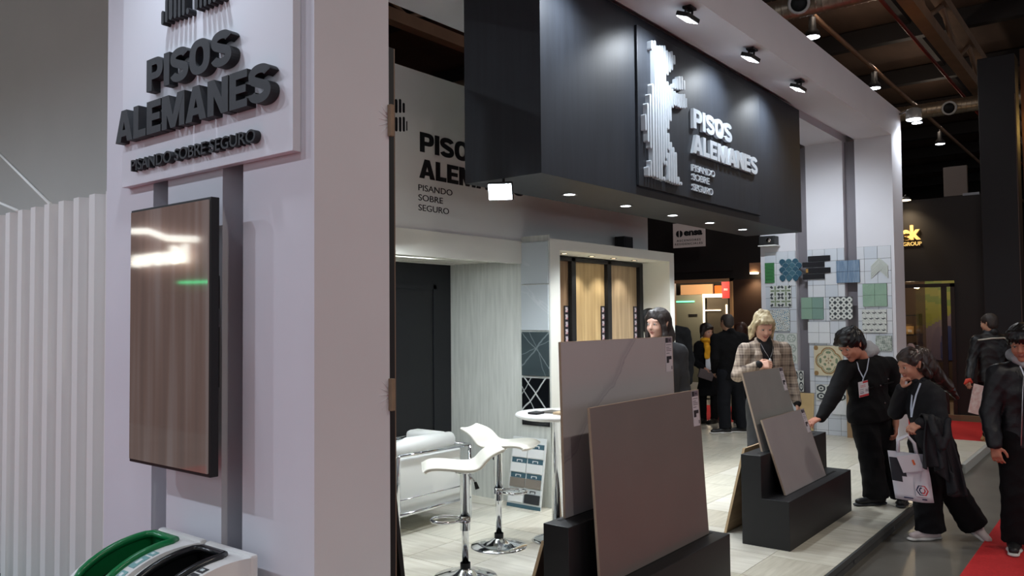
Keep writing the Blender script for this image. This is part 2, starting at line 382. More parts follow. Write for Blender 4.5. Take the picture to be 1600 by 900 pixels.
def emblem(parent, m, fn, out, depth, gap=.016, rows=None, name='emblem_stripe'):
    """fn maps emblem plane (across, up) to the sign; every stripe of the bear is a bar with rounded ends"""
    org = origin_of(parent)
    for x0, x1, z0, z1 in (rows or BEAR):
        b = B(); w = (x1-x0-gap)/2; xc = (x0+x1)/2; r = min(w, (z1-z0)/2)
        pts = [(xc+w*math.cos(a), z1-r+r*math.sin(a)) for a in [PI*k/6 for k in range(7)]]+[(xc+w*math.cos(a), z0+r+r*math.sin(a)) for a in [PI+PI*k/6 for k in range(7)]]
        b.poly([fn(u, v) for u, v in pts], Vector(out)*depth).build(name, m, parent)
emblem(fx, WACR, lambda u, v: (u, 3.088, v), (0, -1, 0), .04)
ax = ((1, 0, 0), (0, 0, 1), (0, -1, 0))
bold_word('PISOS', (6.455, 3.088, 3.385), *ax, WACR, fx, .825, .172, .03)
bold_word('ALEMANES', (6.440, 3.088, 3.165), *ax, WACR, fx, 1.465, .168, .03)
for s, z, w in (('PISANDO', 3.008, .462), ('SOBRE', 2.928, .343), ('SEGURO', 2.838, .416)):
    letters(s, (6.445, 3.088, z), *ax, WACR, fx, w, .060, .018, .012)
def downlight(x, y, z, label, energy, col, lens, r=.055, group=None, spot=110):
    t = thing('downlight', label, 'light', (x, y, z), group=group)
    B().lathe([(r*.72, -.004), (r, -.006), (r*1.02, 0), (r*.72, 0)], (x, y, z), 20).build('rim', STEEL, t)
    B().lathe([(0, -.003), (r*.74, -.003), (r*.74, 0)], (x, y, z), 20).build('lens', lens, t)
    light('beam', 'SPOT', (x, y, z-.012), energy, col, (x, y, 0), r*.7, spot, .7, t)
NTH = ['first', 'second', 'third', 'fourth', 'fifth']
for i, x in enumerate((5.17, 6.03, 6.90, 7.72, 8.57)):
    downlight(x, 3.5, 2.70, 'round downlight under the black fascia, %s from the left' % NTH[i], 115, COOL, LED, .06, 'downlights under the fascia')
def flood(x, i):
    t = thing('flood_lamp', 'small black flood lamp on the canopy soffit, %s from the left' % NTH[i], 'lamp', (x, 2.68, 4.12), group='flood lamps on the canopy')
    for s in (-1, 1): B().tube([(x+s*.05, 2.70, 4.10), (x+s*.058, 2.71, 4.06), (x+s*.075, 2.72, 4.03)], .009, 8).build('bracket_arm', BLACK, t)
    B().box(x-.055, x+.055, 2.665, 2.735, 4.10, 4.12, .004).build('bracket', BLACK, t)
    d = Vector((0, .36, -.933)); c = Vector((x, 2.72, 4.03)); w = Vector((0, .933, .36))
    b = B(); b.poly([c+Vector((sx*.1, 0, 0))+w*sw*.055 for sx, sw in ((-1, -1), (1, -1), (1, 1), (-1, 1))], -d*.035, .008); b.build('housing', BLACK, t)
    c2 = c+d*.002
    b = B(); b.poly([c2+Vector((sx*.09, 0, 0))+w*sw*.046 for sx, sw in ((-1, -1), (1, -1), (1, 1), (-1, 1))], d*.004); b.build('lens', LED, t)
    light('beam', 'SPOT', c+d*.02, 88, COOL, (x+.0, 3.11, 3.45), .05, 130, .8, t)
for i, x in enumerate((4.415, 5.66, 6.905, 8.15)): flood(x, i)
t = thing('flood_lamp', 'glaring flood lamp hung below the left corner of the black fascia', 'lamp', (4.22, 3.42, 2.63))
c = Vector((4.22, 3.42, 2.60)); d = Vector((-.80, -.45, -.40)).normalized(); s_ = d.cross(Vector((0, 0, 1))).normalized(); w = s_.cross(d)
b = B(); b.poly([c+s_*a*.085+w*e*.060 for a, e in ((-1, -1), (1, -1), (1, 1), (-1, 1))], -d*.04, .006); b.build('housing', BLACK, t)
b = B(); b.poly([c+d*.002+s_*a*.078+w*e*.053 for a, e in ((-1, -1), (1, -1), (1, 1), (-1, 1))], d*.004); b.build('lens', mat('flood_lens', (236, 246, 255), .4, emit=40), t)
B().tube([c-d*.02, c-d*.04+Vector((.03, 0, .05)), (4.28, 3.44, 2.70)], .01, 8).build('bracket', BLACK, t)
light('beam', 'SPOT', c+d*.02, 110, COOL, c+d, .06, 140, .7, t)

for i, (x, y) in enumerate(((9.42, 3.30), (9.42, 3.62))):  # lamps added out of sight to brighten the tiled wall
    t = thing('added_wash_lamp', 'added unseen wall-wash lamp on the far end of the black fascia, %s' % ('outer one' if i == 0 else 'inner one'), 'lamp', (x, y, 3.9))
    B().box(9.349, 9.44, y-.05, y+.05, 3.85, 3.95, .006).build('housing', BLACK, t); B().box(9.44, 9.444, y-.04, y+.04, 3.86, 3.94).build('lens', LED, t)
    light('beam', 'SPOT', (9.47, y, 3.9), 78, COOL, (11.42, y-.1, 1.5), .05, 110, .8, t)

t = thing('pillar_lamp', 'clear shaded lamp at the top of the outer end of the tiled wall', 'lamp', (11.9, 2.42, 4.38))
B().lathe([(.10, 0), (.102, .02), (.095, .13), (.04, .16), (0, .165)], (11.9, 2.42, 4.38), 24).build('shade', mat('clear_shade', (200, 202, 196), .12, .5), t); B().lathe([(0, 0), (.092, 0), (.09, .012), (0, .012)], (11.9, 2.42, 4.375), 24).build('lens', LED, t)
B().tube([(11.9, 2.42, 4.52), (11.9, 2.52, 4.50), (11.9, 2.60, 4.48)], .012, 8).build('bracket', STEEL, t)
light('beam', 'SPOT', (11.9, 2.42, 4.35), 60, COOL, (11.75, 2.5, 0), .08, 140, .6, t)

# ---------------------------------------------------------------- back wall, alcove, niche
wb = struct(box('wall_back', LOGOW, 2.5, 8.06, 4.40, 4.48, 2.43, 3.67), 'pale grey back wall with the printed logo')
INK = mat('black_ink', (20, 23, 27), .5)
sx = .905; ox = 4.44-6.455*sx
emblem(wb, INK, lambda u, v: (u*sx+ox, 4.40, (v-3.38)*sx+3.045), (0, -1, 0), .003, .018, [r for r in BEAR if r[0] > 5.9 and r[3] > 3.4])
bold_word('PISOS', (4.444, 4.40, 3.043), *ax, INK, wb, .745, .155, .003)
bold_word('ALEMANES', (4.436, 4.40, 2.838), *ax, INK, wb, 1.33, .150, .003)
for s, z, w in (('PISANDO', 2.738, .387), ('SOBRE', 2.661, .275), ('SEGURO', 2.583, .345)):
    letters(s, (4.426, 4.40, z), *ax, INK, wb, w, .048, .002, .002)
ln = struct(box('trim_2', CREAM, 2.5, 5.715, 4.385, 4.46, 2.23, 2.43), 'cream lintel over the meeting alcove')
al = struct(box('ceiling_alcove', CREAM, 2.5, 5.715, 4.46, 5.30, 2.34, 2.43), 'ribbed lit ceiling of the alcove')
for k in range(8):
    y = 4.50+k*.1
    box('rib', CREAM, 2.5, 5.715, y, y+.05, 2.255, 2.34, al)
for k in (0, 2):
    y = 4.553+k*.1
    lt = thing('led_strip', 'glowing led strip between the ceiling ribs, %s to the lintel' % ('nearer' if k == 0 else 'second'), 'light', (4.2, y+.02, 2.29))
    B().box(2.6, 5.0, y+.008, y+.036, 2.285, 2.30).build('lens', LED, lt)
    light('glow', 'AREA', (3.9, y+.02, 2.27), 30, COOL, (4.2, y+.02, 0), 2.6, parent=lt, size_y=.04)
wd = struct(B().box(2.5, 5.72, 5.26, 5.36, .1, 2.34).build('wall_alcove', NAVY), 'dark navy back wall of the alcove')
dr = struct(B().box(4.5, 5.46, 5.245, 5.26, .1, 2.02).build('door_1', mat('door_navy', (10, 12, 18), .5)), 'dark flush storeroom door')
B().box(4.46, 4.5, 5.235, 5.26, .1, 2.06).box(5.46, 5.50, 5.235, 5.26, .1, 2.06).box(4.46, 5.5, 5.235, 5.26, 2.02, 2.06).build('door_frame', NAVY, dr)
WSTONE = mat('pale_wood_look_cladding', (190, 194, 187), .55, rgb2=(212, 215, 208), scale=6, stretch=(6, 6, .45), bump=.06, detail=9)
wt = struct(B().box(5.72, 5.734, 4.092, 5.26, .1, 2.47).build('wall_clad', WSTONE), 'pale grey wood-look clad side wall of the alcove')
box('plinth_strip', mat('charcoal_skirting', (58, 62, 64), .5), 5.70, 5.72, 5.02, 5.25, .1, .16, wt)
# marble sample pieces on the clad wall
MW = marble('white_marble', (196, 203, 205), (214, 218, 220), 2.4, .12, .03, .5, (182, 192, 196))
MG = veined('dark_green_marble', (50, 60, 64), (150, 160, 160), [(.7, .71, -5.02+1.0, .010, .55), (.7, -.71, -1.93, .006, .6), (.35, .93, -2.87, .005, .45), (.9, -.4, -3.22, .006, .4)], .25, wob=.05, cloud=(70, 82, 84))
MB = veined('black_marble', (12, 14, 16), (226, 230, 228), [(.75, .66, -3.90, .009, .9), (.75, -.66, -2.47, .009, .95), (.8, -.6, -2.84, .006, .7), (.8, .6, -4.16, .006, .6)], .08, wob=.035, cloud=(20, 23, 26))
MK = mat('black_polished_stone', (24, 25, 27), .12)
for nm, m, z0, z1 in (('white polished marble sample at the top of the clad wall', MW, 2.045, 2.415), ('pale marble sample below the topmost on the clad wall', MW, 1.635, 2.035), ('dark green veined marble sample on the clad wall', MG, 1.235, 1.62), ('black marble sample with bold white veins above the bar table', MB, .92, 1.215), ('plain black stone sample lowest on the clad wall', MK, .80, .905)):
    o = box('marble_sample', m, 5.705, 5.72, 4.10, 4.395, z0, z1, bev=.002); tag(o, nm, 'tile sample', 'stone samples on the clad wall')
# display niche
nc = struct(B().box(5.735, 8.08, 4.50, 4.62, .1, 2.44).build('wall_niche', CREAM), 'white display niche frame')
box('post', CREAM, 5.735, 5.882, 4.092, 4.498, .1, 2.44, nc)
box('post', CREAM, 7.974, 8.08, 4.092, 4.50, .1, 2.44, nc); box('niche_top', CREAM, 5.882, 7.974, 4.092, 4.50, 2.345, 2.44, nc)
for i, x in enumerate((6.213, 6.685, 7.096, 7.518)): downlight(x, 4.27, 2.345, 'tiny warm downlight in the niche ceiling, %s from the left' % NTH[i], 17, NEUT, LEDW, .035, 'niche downlights', 100)
rk = thing('plank_display', 'black framed rack of tall wood plank samples in the white niche', 'display rack', (6.9, 4.45, .1))
for x0, x1 in ((5.885, 5.93), (6.555, 6.63), (7.225, 7.30), (7.90, 7.972)): B().box(x0, x1, 4.42, 4.50, .1, 2.335, .002).build('stile', BLACK, rk)
B().box(5.93, 7.90, 4.42, 4.50, 2.295, 2.335, .002).build('rail', BLACK, rk)
WD = [mat('walnut_oak_plank', (128, 102, 78), .55, rgb2=(152, 126, 98), scale=3, stretch=(10, 1, .6), detail=8, bump=.04),
      mat('golden_oak_plank', (168, 140, 96), .5, rgb2=(206, 180, 132), scale=2.2, stretch=(9, 1, .5), detail=8, bump=.04),
      mat('pale_oak_plank', (150, 128, 98), .5, rgb2=(186, 162, 128), scale=2.6, stretch=(9, 1, .5), detail=8, bump=.04)]
TAGP = [mat('tag_white', (212, 206, 210), .5), mat('tag_dark', (38, 34, 40), .5), mat('tag_grey', (140, 132, 140), .5), mat('tag_red', (150, 60, 66), .5)]
for i, (x0, x1) in enumerate(((5.93, 6.555), (6.63, 7.225), (7.30, 7.90))):
    pt = rk
    n = 3
    for k in range(n):
        w = (x1-x0)/n; B().box(x0+k*w+.001, x0+(k+1)*w-.001, 4.462, 4.482, .1, 2.295, .001).build('plank', WD[i], pt)
    tx = x1-.085
    st = B().box(tx, tx+.07, 4.452, 4.461, 1.50, 1.86).build('label_strip', TAGP[1], pt)
    for k in range(5): printed('label_print', lambda u, v: (1 if abs(v-.5) > .38 or abs(u-.5) > .4 else (0 if (u*3+v*2+i) % 1 < .5 else 3 if v < .4 else 2)), 6, 8, (tx+.006, 4.4515, 1.505+k*.071), (1, 0, 0), (0, 0, 1), .058, .064, TAGP, st)
    B().box(tx-.03, tx+.04, 4.445, 4.452, 1.40, 1.50).build('price_card', TAGP[0], pt)
t = thing('round_mirror', 'small round mirror on the inner side of the white niche', 'mirror', (7.965, 4.36, 1.70))
B().lathe([(0, 0), (.135, 0), (.14, .006), (.0, .006)], (7.972, 4.345, 1.70), 32, (-1, 0, 0)).build('glass', mat('mirror_glass', (230, 232, 232), .02, 1), t)
t = thing('wall_speaker', 'small black speaker standing on top of the white niche', 'speaker', (7.37, 4.32, 2.44))
B().box(7.285, 7.465, 4.25, 4.37, 2.441, 2.585, .006).build('cabinet', BLACK, t); B().box(7.30, 7.45, 4.244, 4.25, 2.455, 2.57).build('grille', mat('speaker_grille', (30, 30, 32), .8), t)
# ---------------------------------------------------------------- left: sign, screen, fluted panel, bins
def obox(b, o, ux, uy, un, u0, u1, v0, v1, w0, w1, bev=0):
    o, ux, uy, un = Vector(o), Vector(ux), Vector(uy), Vector(un)
    b.poly([o+ux*u+uy*v+un*w0 for u, v in ((u0, v0), (u1, v0), (u1, v1), (u0, v1))], un*(w1-w0), bev); return b
LX = ((0, -1, 0), (0, 0, 1), (-1, 0, 0))
sg = thing('wall_sign', 'white sign board with raised black lettering and bear emblem on the portal wall', 'sign', (2.01, 3.39, 2.43))
B().box(1.99, 2.029, 2.685, 4.10, 2.43, 4.05, .002).build('board', mat('white_sign_board', (222, 224, 230), .5), sg)
BFOAM = mat('black_foam_letter', (34, 37, 41), .6, var=.15, scale=30)
bold_word('PISOS', (1.99, 3.772, 2.853), *LX, BFOAM, sg, .718, .155, .045)
bold_word('ALEMANES', (1.99, 4.078, 2.645), *LX, BFOAM, sg, 1.305, .158, .045)
letters('PISANDO SOBRE SEGURO', (1.99, 3.95, 2.492), *LX, BFOAM, sg, 1.05, .056, .03, .008)
emblem(sg, BFOAM, lambda u, v: (1.99, 3.654-(u-5.601)*.86, 3.155+(v-2.85)*.86), (-1, 0, 0), .04)
wl_spot = thing('sign_lamp', 'spot lamp on an arm above the white sign board', 'lamp', (1.62, 3.4, 4.2))
B().tube([(2.03, 3.4, 4.3), (1.8, 3.4, 4.32), (1.64, 3.4, 4.26)], .012, 8).build('arm', BLACK, wl_spot)
B().box(1.56, 1.70, 3.31, 3.49, 4.19, 4.26, .008).build('housing', BLACK, wl_spot); B().box(1.57, 1.69, 3.32, 3.48, 4.184, 4.19).build('lens', LED, wl_spot)
light('beam', 'SPOT', (1.63, 3.4, 4.17), 70, (.78, .87, 1), (1.97, 3.4, 2.4), .06, 105, .9, wl_spot)
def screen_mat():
    m = mat('striped_glow_screen', (20, 16, 15), .05, spec=.6); nt = m.node_tree; b = nt.nodes['Principled BSDF']
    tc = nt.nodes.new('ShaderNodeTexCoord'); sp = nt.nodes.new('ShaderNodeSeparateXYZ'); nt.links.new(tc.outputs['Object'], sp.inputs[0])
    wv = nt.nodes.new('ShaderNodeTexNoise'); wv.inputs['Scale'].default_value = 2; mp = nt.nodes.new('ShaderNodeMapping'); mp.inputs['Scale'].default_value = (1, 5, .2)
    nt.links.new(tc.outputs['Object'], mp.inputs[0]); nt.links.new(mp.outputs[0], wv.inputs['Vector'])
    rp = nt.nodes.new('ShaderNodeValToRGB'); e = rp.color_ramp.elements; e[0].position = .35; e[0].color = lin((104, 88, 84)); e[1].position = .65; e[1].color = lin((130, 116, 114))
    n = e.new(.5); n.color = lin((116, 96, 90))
    nt.links.new(wv.outputs['Fac'], rp.inputs[0]); nt.links.new(rp.outputs[0], b.inputs['Emission Color']); b.inputs['Emission Strength'].default_value = .55  # brown striped reflection put into the screen as emission
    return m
tv = thing('wall_screen', 'tall portrait flat screen with thin black bezel on the portal wall', 'screen', (1.9, 3.447, 1.09))
B().box(1.885, 1.925, 3.104, 3.790, 1.090, 2.274, .003).build('housing', BLACK, tv)
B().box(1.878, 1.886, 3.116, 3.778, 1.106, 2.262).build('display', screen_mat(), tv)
B().box(1.925, 2.03, 3.27, 3.60, 1.45, 1.95).build('bracket', BLACK, tv); B().box(1.93, 1.99, 3.20, 3.26, 1.72, 1.80).build('clamp', STEEL, tv)

FLUTE = mat('white_fluted_sheet', (226, 228, 224), .5)
fp = thing('fluted_panel', 'white fluted panel fence beside the portal wall', 'panel', (2.2, 5.9, 0))
B().box(2.16, 2.2, 4.40, 7.6, 0, 2.462).build('backing', FLUTE, fp)
rb = B().poly([(2.16, .0, 0), (2.105, .03, 0), (2.105, .10, 0), (2.16, .135, 0)], (0, 0, 2.47)); me = bpy.data.meshes.new('rib'); rb.bm.to_mesh(me); rb.bm.free(); me.materials.append(FLUTE)
for k in range(15):
    o = bpy.data.objects.new('rib', me); COL.objects.link(o); o.parent = fp; o.location = (-2.2, 4.42+k*.2-5.9, 0)
for i, (p, e) in enumerate((((2.13, 5.30, 2.475), (3.2, 9.2, 3.48)), ((2.13, 5.78, 2.475), (3.0, 9.2, 3.05)))):
    o = B().tube([p, e], .012, 6).build('guy_rope', mat('white_rope', (236, 236, 230), .8))
    tag(o, 'white guy rope tied to the fluted panel top, %s the portal wall' % ('nearer' if i == 0 else 'farther from'), 'rope')
struct(box('wall_hall', mat('grey_hall_panel', (196, 197, 192), .7, var=.04, scale=.6), 4.2, 4.3, 8.55, 22, 0, 8), 'tall plain grey wall behind the fluted panel')

def bin_(y0, y1, ring, label, deco):
    t = thing('recycling_bin', label, 'bin', (1.72, (y0+y1)/2, 0), group='recycling bins by the portal wall')
    xa, xb, ya, yb = 1.535, 1.875, y0+.085, y1-.050
    def az(x): u = (x-1.40)/.555; return .43+.362*math.sin(min(1, max(0, u))**.62*PI*.56) if u < 1 else .74
    xs_ = sorted([1.40, 1.405, 1.415, 1.43, 1.45, 1.475, 1.505, xa, xb, 1.90, 1.925, 1.945, 1.955]+[xa+(xb-xa)*k/10 for k in range(1, 10)])
    top = [(x, az(x)) for x in xs_]; prof = [(1.43, 0)]+top+[(1.955, 0)]
    bb = bmesh.new()
    def quad(*p): bb.faces.new([bb.verts.new(q) for q in p])
    for y in (y0, y1): bb.faces.new([bb.verts.new((x, y, z)) for x, z in prof])
    for (xc, zc), (xd, zd) in zip(prof, prof[1:]):
        hole = xc >= xa-1e-6 and xd <= xb+1e-6
        for p, q in (((y0, ya), (yb, y1)) if hole else ((y0, y1),)): quad((xc, p, zc), (xd, p, zd), (xd, q, zd), (xc, q, zc))
    bmesh.ops.remove_doubles(bb, verts=bb.verts[:], dist=1e-5); bmesh.ops.recalc_face_normals(bb, faces=bb.faces[:])
    w = B(); w.bm.free(); w.bm = bb; bo = w.build('body', WPLAST, t)
    hx = [x for x in xs_ if xa-1e-6 <= x <= xb+1e-6]
    bb = bmesh.new()
    for p in (ya, yb):
        for c_, d_ in zip(hx, hx[1:]): quad((c_, p, az(c_)), (d_, p, az(d_)), (d_, p, az(d_)-.10), (c_, p, az(c_)-.10))
    for x in (xa, xb): quad((x, ya, az(x)), (x, yb, az(x)), (x, yb, az(x)-.10), (x, ya, az(x)-.10))
    w = B(); w.bm.free(); w.bm = bb; w.build('opening_wall', ring, t)
    bb = bmesh.new()
    for c_, d_ in zip(hx, hx[1:]): quad((c_, ya, az(c_)-.09), (d_, ya, az(d_)-.09), (d_, yb, az(d_)-.09), (c_, yb, az(c_)-.09))
    w = B(); w.bm.free(); w.bm = bb; w.build('opening_floor', mat('bin_dark_inside', (12, 16, 14), .6), t)
    rim = [(x, ya, az(x)+.004) for x in hx[1:-1]]+[(xb, ya+.02, az(xb)+.004), (xb, yb-.02, az(xb)+.004)]+[(x, yb, az(x)+.004) for x in hx[1:-1][::-1]]+[(xa, yb-.02, az(xa)+.004), (xa, ya+.02, az(xa)+.004)]
    B().tube(rim, .017, 10, True).build('opening_rim', ring, t)
    def patch(x0, x1, a, c, h, n=14):
        V = []; F = []
        for i in range(n+1):
            x = x0+(x1-x0)*i/n
            for y in (a, c): V += [(x, y, az(x)+h), (x, y, az(x)-.01)]
        for i in range(n):
            k = i*4; F += [(k, k+4, k+6, k+2), (k, k+1, k+5, k+4), (k+2, k+6, k+7, k+3)]
        F += [(0, 2, 3, 1), (n*4, n*4+1, n*4+3, n*4+2)]
        return V, F
    def grow(name, m, parts):
        bb = bmesh.new()
        for V, F in parts:
            vs = [bb.verts.new(v) for v in V]
            for f in F: bb.faces.new([vs[i] for i in f])
        w = B(); w.bm.free(); w.bm = bb; return w.build(name, m, t)
    w = y0+.040
    for i, (x, wd) in enumerate(((1.59, .035), (1.645, .07), (1.725, .03))):
        V, F = patch(x, x+wd, w-.024, w+.022, .002, 4); o = grow('sticker', deco, [(V, F)])
        V, F = patch(x+wd*.3, x+wd*.7, w-.010, w+.010, .0035, 3); grow('sticker_mark', mat('sticker_white', (214, 226, 226), .5), [(V, F)])
    B().box(1.925, 1.962, y0-.006, y1+.006, .05, az(1.94)+.012, .012).build('rear_band', WPLAST, t)
bin_(3.25, 3.60, mat('green_bin_rim', (16, 120, 66), .28), 'white recycling bin with a green rimmed opening', mat('teal_sticker', (126, 172, 172), .5))
bin_(2.875, 3.21, mat('black_bin_rim', (22, 24, 26), .25), 'white recycling bin with a black rimmed opening', mat('dark_sticker', (60, 62, 64), .5))

# ---------------------------------------------------------------- plinths with slabs
PLM = mat('black_plinth_paint', (18, 19, 22), .5, var=.1, scale=12)
EDGE = mat('beige_slab_edge', (170, 152, 132), .6)
def plinth(x0, x1, label, slots):
    t = thing('display_plinth', label, 'plinth', ((x0+x1)/2, 2.18, .1), group='stepped black plinths')
    b = B(); b.poly([(x0, y, z) for y, z in ((2.01, .1), (2.01, .443), (2.207, .443), (2.207, .743), (2.357, .743), (2.357, .1))], (x1-x0, 0, 0), .003); b.build('body', PLM, t)
    for a, c, y, z in slots: B().box(a, c, y-.012, y+.012, z-.02, z+.0008).build('slot', mat('slot_dark', (6, 6, 7), .8), t)
plinth(3.22, 4.64, 'stepped black plinth holding the two largest slabs in the foreground', [(3.3, 4.6, 2.32, .743), (3.3, 4.6, 2.112, .443)])
plinth(5.655, 7.14, 'stepped black plinth holding the two small grey slabs', [(5.75, 7.0, 2.262, .743), (5.75, 7.0, 2.098, .443)])
INKS = [mat('sticker_paper', (196, 190, 196), .5), mat('sticker_ink', (34, 32, 38), .5), mat('sticker_grey', (120, 114, 122), .5), mat('sticker_lilac', (104, 92, 104), .5)]
def sticker_print(u, v):
    if v > .84: return 1 if u < .38 else (1 if (u > .55 and u < .8 and .89 < v < .96) else 3)
    if v > .80: return 0
    if v > .52: return 2 if int(v*34) % 2 == 0 and .1 < u < (.9 if int(v*34) % 3 else .6) else 0
    if .36 < v < .46: return 1 if .12 < u < .92 else 0
    if .24 < v < .34: return 1 if .12 < u < .52 else 0
    if v < .2: return 2 if u > .78 and .06 < v < .16 else 0
    return 0
def slab(x0, x1, yb, zb, yt, zt, m, label, stick=True, st_w=.085, st_h=.21, edge=None, name='stone_slab', grp='stone slabs on the plinths', th=.012):
    t = thing(name, label, 'slab', ((x0+x1)/2, yb, zb), group=grp)
    uy = Vector((0, yt-yb, zt-zb)); h = uy.length; uy.normalize(); ux = Vector((1, 0, 0)); un = ux.cross(uy)
    o = Vector((x0, yb, zb)); w = x1-x0
    obox(B(), o, ux, uy, un, 0, w, 0, h, -th+.002, 0).build('face', m, t)
    e = obox(B(), o, ux, uy, un, -.0015, .0005, 0, h, -th, .0006); obox(e, o, ux, uy, un, w-.0005, w+.0015, 0, h, -th, .0006); obox(e, o, ux, uy, un, 0, w, h-.001, h+.0015, -th, .0006); e.build('edge', edge or EDGE, t)
    obox(B(), o, ux, uy, un, 0, w, 0, h, -th-.002, -th+.002).build('back', mat('slab_back', (150, 140, 128), .8), t)
    if stick:
        a = w-st_w-.012; c = h-st_h-.004
        s = obox(B(), o, ux, uy, un, a, a+st_w, c, c+st_h, .0005, .0018).build('sticker', INKS[0], t)
        printed('sticker_print', sticker_print, 20, 40, o+ux*(a+.002)+uy*(c+.002)+un*.0024, ux, uy, st_w-.004, st_h-.004, INKS, s)
    return t
S1 = veined('light_veined_slab', (168, 162, 164), (112, 106, 118), [(.62, -.78, .62, .03, .30), (.62, -.78, .60, .008, .5), (.45, -.89, .20, .02, .15)], .30, (0, 2), .12, (178, 172, 173), 2.2); S2 = mat('taupe_slab', (114, 105, 102), .28, rgb2=(124, 114, 110), scale=1.4, detail=6)
S3 = mat('mid_grey_slab', (128, 128, 126), .35, rgb2=(142, 141, 138), scale=2.5, detail=6); S4 = mat('warm_grey_slab', (150, 144, 145), .35, rgb2=(160, 154, 154), scale=2.5, detail=6)
slab(3.359, 4.575, 2.320, .735, 2.338, 1.622, S1, 'large pale veined slab standing at the back of the foreground plinth')
slab(3.351, 4.567, 2.112, .435, 2.165, 1.302, S2, 'large plain taupe slab leaning at the front of the foreground plinth')
slab(5.842, 6.680, 2.262, .735, 2.409, 1.318, S3, 'mid grey slab on the upper step of the smaller plinth display', st_w=.075, st_h=.19)
slab(5.848, 6.769, 2.098, .435, 2.268, .975, S4, 'pale warm grey slab on the lower step of the smaller plinth display', st_w=.075, st_h=.19)
OAKP = mat('oak_board', (150, 124, 92), .55, rgb2=(176, 150, 116), scale=3, stretch=(.6, 8, 8), detail=8)
def lean(x0, x1, yb, yt, zt, m, label):
    t = thing('leaning_board', label, 'board', ((x0+x1)/2, yb, .1), group='boards behind the plinths')
    o = B(); o.poly([(x0, yb, .101), (x0, yb-.018, .101), (x0, yt-.018, zt), (x0, yt, zt)], (x1-x0, 0, 0)); o.build('board', m, t)
    o = B(); o.poly([(x0, yb, .101), (x0, yb-.018, .101), (x0, yt-.018, zt), (x0, yt, zt)], (-.003, 0, 0)); o.build('edge', mat('oak_edge', (196, 170, 134), .6), t)
lean(5.86, 7.06, 2.585, 2.425, .752, OAKP, 'oak board leaning against the back of the smaller plinth')
lean(3.30, 4.5, 2.60, 2.425, .63, mat('walnut_board', (66, 48, 40), .5), 'dark walnut board leaning against the back of the foreground plinth')

# ---------------------------------------------------------------- meeting corner
RZ = math.radians(-51.757)
def stool(x, y, zoff, flip, label, tw=0):
    t = thing('bar_stool', label, 'stool', (x, y, .1), RZ+tw+(PI if flip else 0), 'white bar stools')
    pr = [(-.262, .655), (-.245, .672), (-.20, .682), (-.12, .676), (-.03, .663), (.035, .660), (.08, .672), (.105, .70), (.135, .735), (.175, .757), (.225, .772), (.245, .782)]
    V = []; F = []; n = 9; N = len(pr)
    for i, (u, z) in enumerate(pr):
        w = .185-.05*max(0, (u-.1)/.15)-.02*max(0, (-u-.2)/.06)
        a = pr[max(0, i-1)]; c = pr[min(N-1, i+1)]; d = Vector((c[0]-a[0], c[1]-a[1])).normalized(); nx, nz = -d.y, d.x
        for s in (.013, -.013):
            for k in range(n):
                q = -1+2*k/(n-1); V.append((u+nx*s, q*w, z+zoff+nz*s+.014*q*q))
    for i in range(N-1):
        for s in (0, 1):
            for k in range(n-1):
                a = i*2*n+s*n+k; f = (a, a+1, a+2*n+1, a+2*n); F.append(f if s == 0 else f[::-1])
        a = i*2*n; F += [(a, a+2*n, a+3*n, a+n), (a+n-1, a+2*n-1, a+4*n-1, a+3*n-1)]
    for i in (0, N-1):
        for k in range(n-1): a = i*2*n+k; F.append((a, a+1, a+n+1, a+n))
    me = bpy.data.meshes.new('seat'); me.from_pydata(V, [], F); me.update(); me.polygons.foreach_set('use_smooth', [True]*len(F))
    so = link('seat', me, mat('white_leatherette', (222, 220, 208), .38), t); md = so.modifiers.new('s', 'SUBSURF'); md.levels = 1; md.render_levels = 2
    z = zoff
    B().lathe([(.0, .648+z), (.075, .648+z), (.06, .632+z), (.031, .625+z), (.031, .27+z), (.0, .27+z)], (0, 0, 0)).build('column', CHROME, t, True)
    B().lathe([(.022, .30+z), (.022, .06), (.0, .06)], (0, 0, 0)).build('piston', CHROME, t, True)
    B().lathe([(.030, .085), (.030, .06), (.045, .052), (.07, .035), (.13, .018), (.2, .010), (.205, .002), (.205, 0), (0, 0)], (0, 0, 0), 40).build('base', CHROME, t, True)
    B().lathe([(.033, .095), (.033, .06), (.0, .06)], (0, 0, 0)).build('collar', BLACK, t, True)
    zz = .34+z
    pts = [(.03*s, 0, zz) for s in ()]+[(-.02, -.03, zz), (-.08, -.075, zz), (-.15, -.09, zz), (-.20, -.05, zz), (-.215, 0, zz), (-.20, .05, zz), (-.15, .09, zz), (-.08, .075, zz), (-.02, .03, zz)]
    B().tube(pts, .010, 8).lathe([(.036, -.02), (.036, .02), (.03, .02), (.03, -.02)], (0, 0, zz)).build('footrest', CHROME, t, True)
    lv = B().tube([(.02, -.03, .625+z), (.05, -.06, .60+z), (.06, -.075, .575+z)], .005, 6).build('lever', CHROME, t, True)
    B().tube([(.06, -.075, .585+z), (.072, -.09, .545+z)], [.009, .014], 8).build('lever_grip', BLACK, lv, True)
stool(3.885, 3.46, .03, False, 'white bar stool nearest the portal wall, its seat end dipping to the left', .14)
stool(4.56, 3.735, .06, True, 'white bar stool between the other stool and the bar table', -.40)
t = thing('bar_table', 'round white bar table on a thick chrome column', 'table', (4.95, 3.49, .1))
B().lathe([(0, .90), (.27, .90), (.305, .915), (.31, .925), (.30, .938), (.0, .938)], (4.95, 3.49, .1), 48).build('top', WPLAST, t)
B().lathe([(.06, .90), (.045, .885), (.042, .05), (.0, .05)], (4.95, 3.49, .1)).build('column', CHROME, t)
B().lathe([(.05, .06), (.09, .04), (.17, .015), (.195, .0), (.0, .0)], (4.95, 3.49, .1), 40).build('base', CHROME, t)
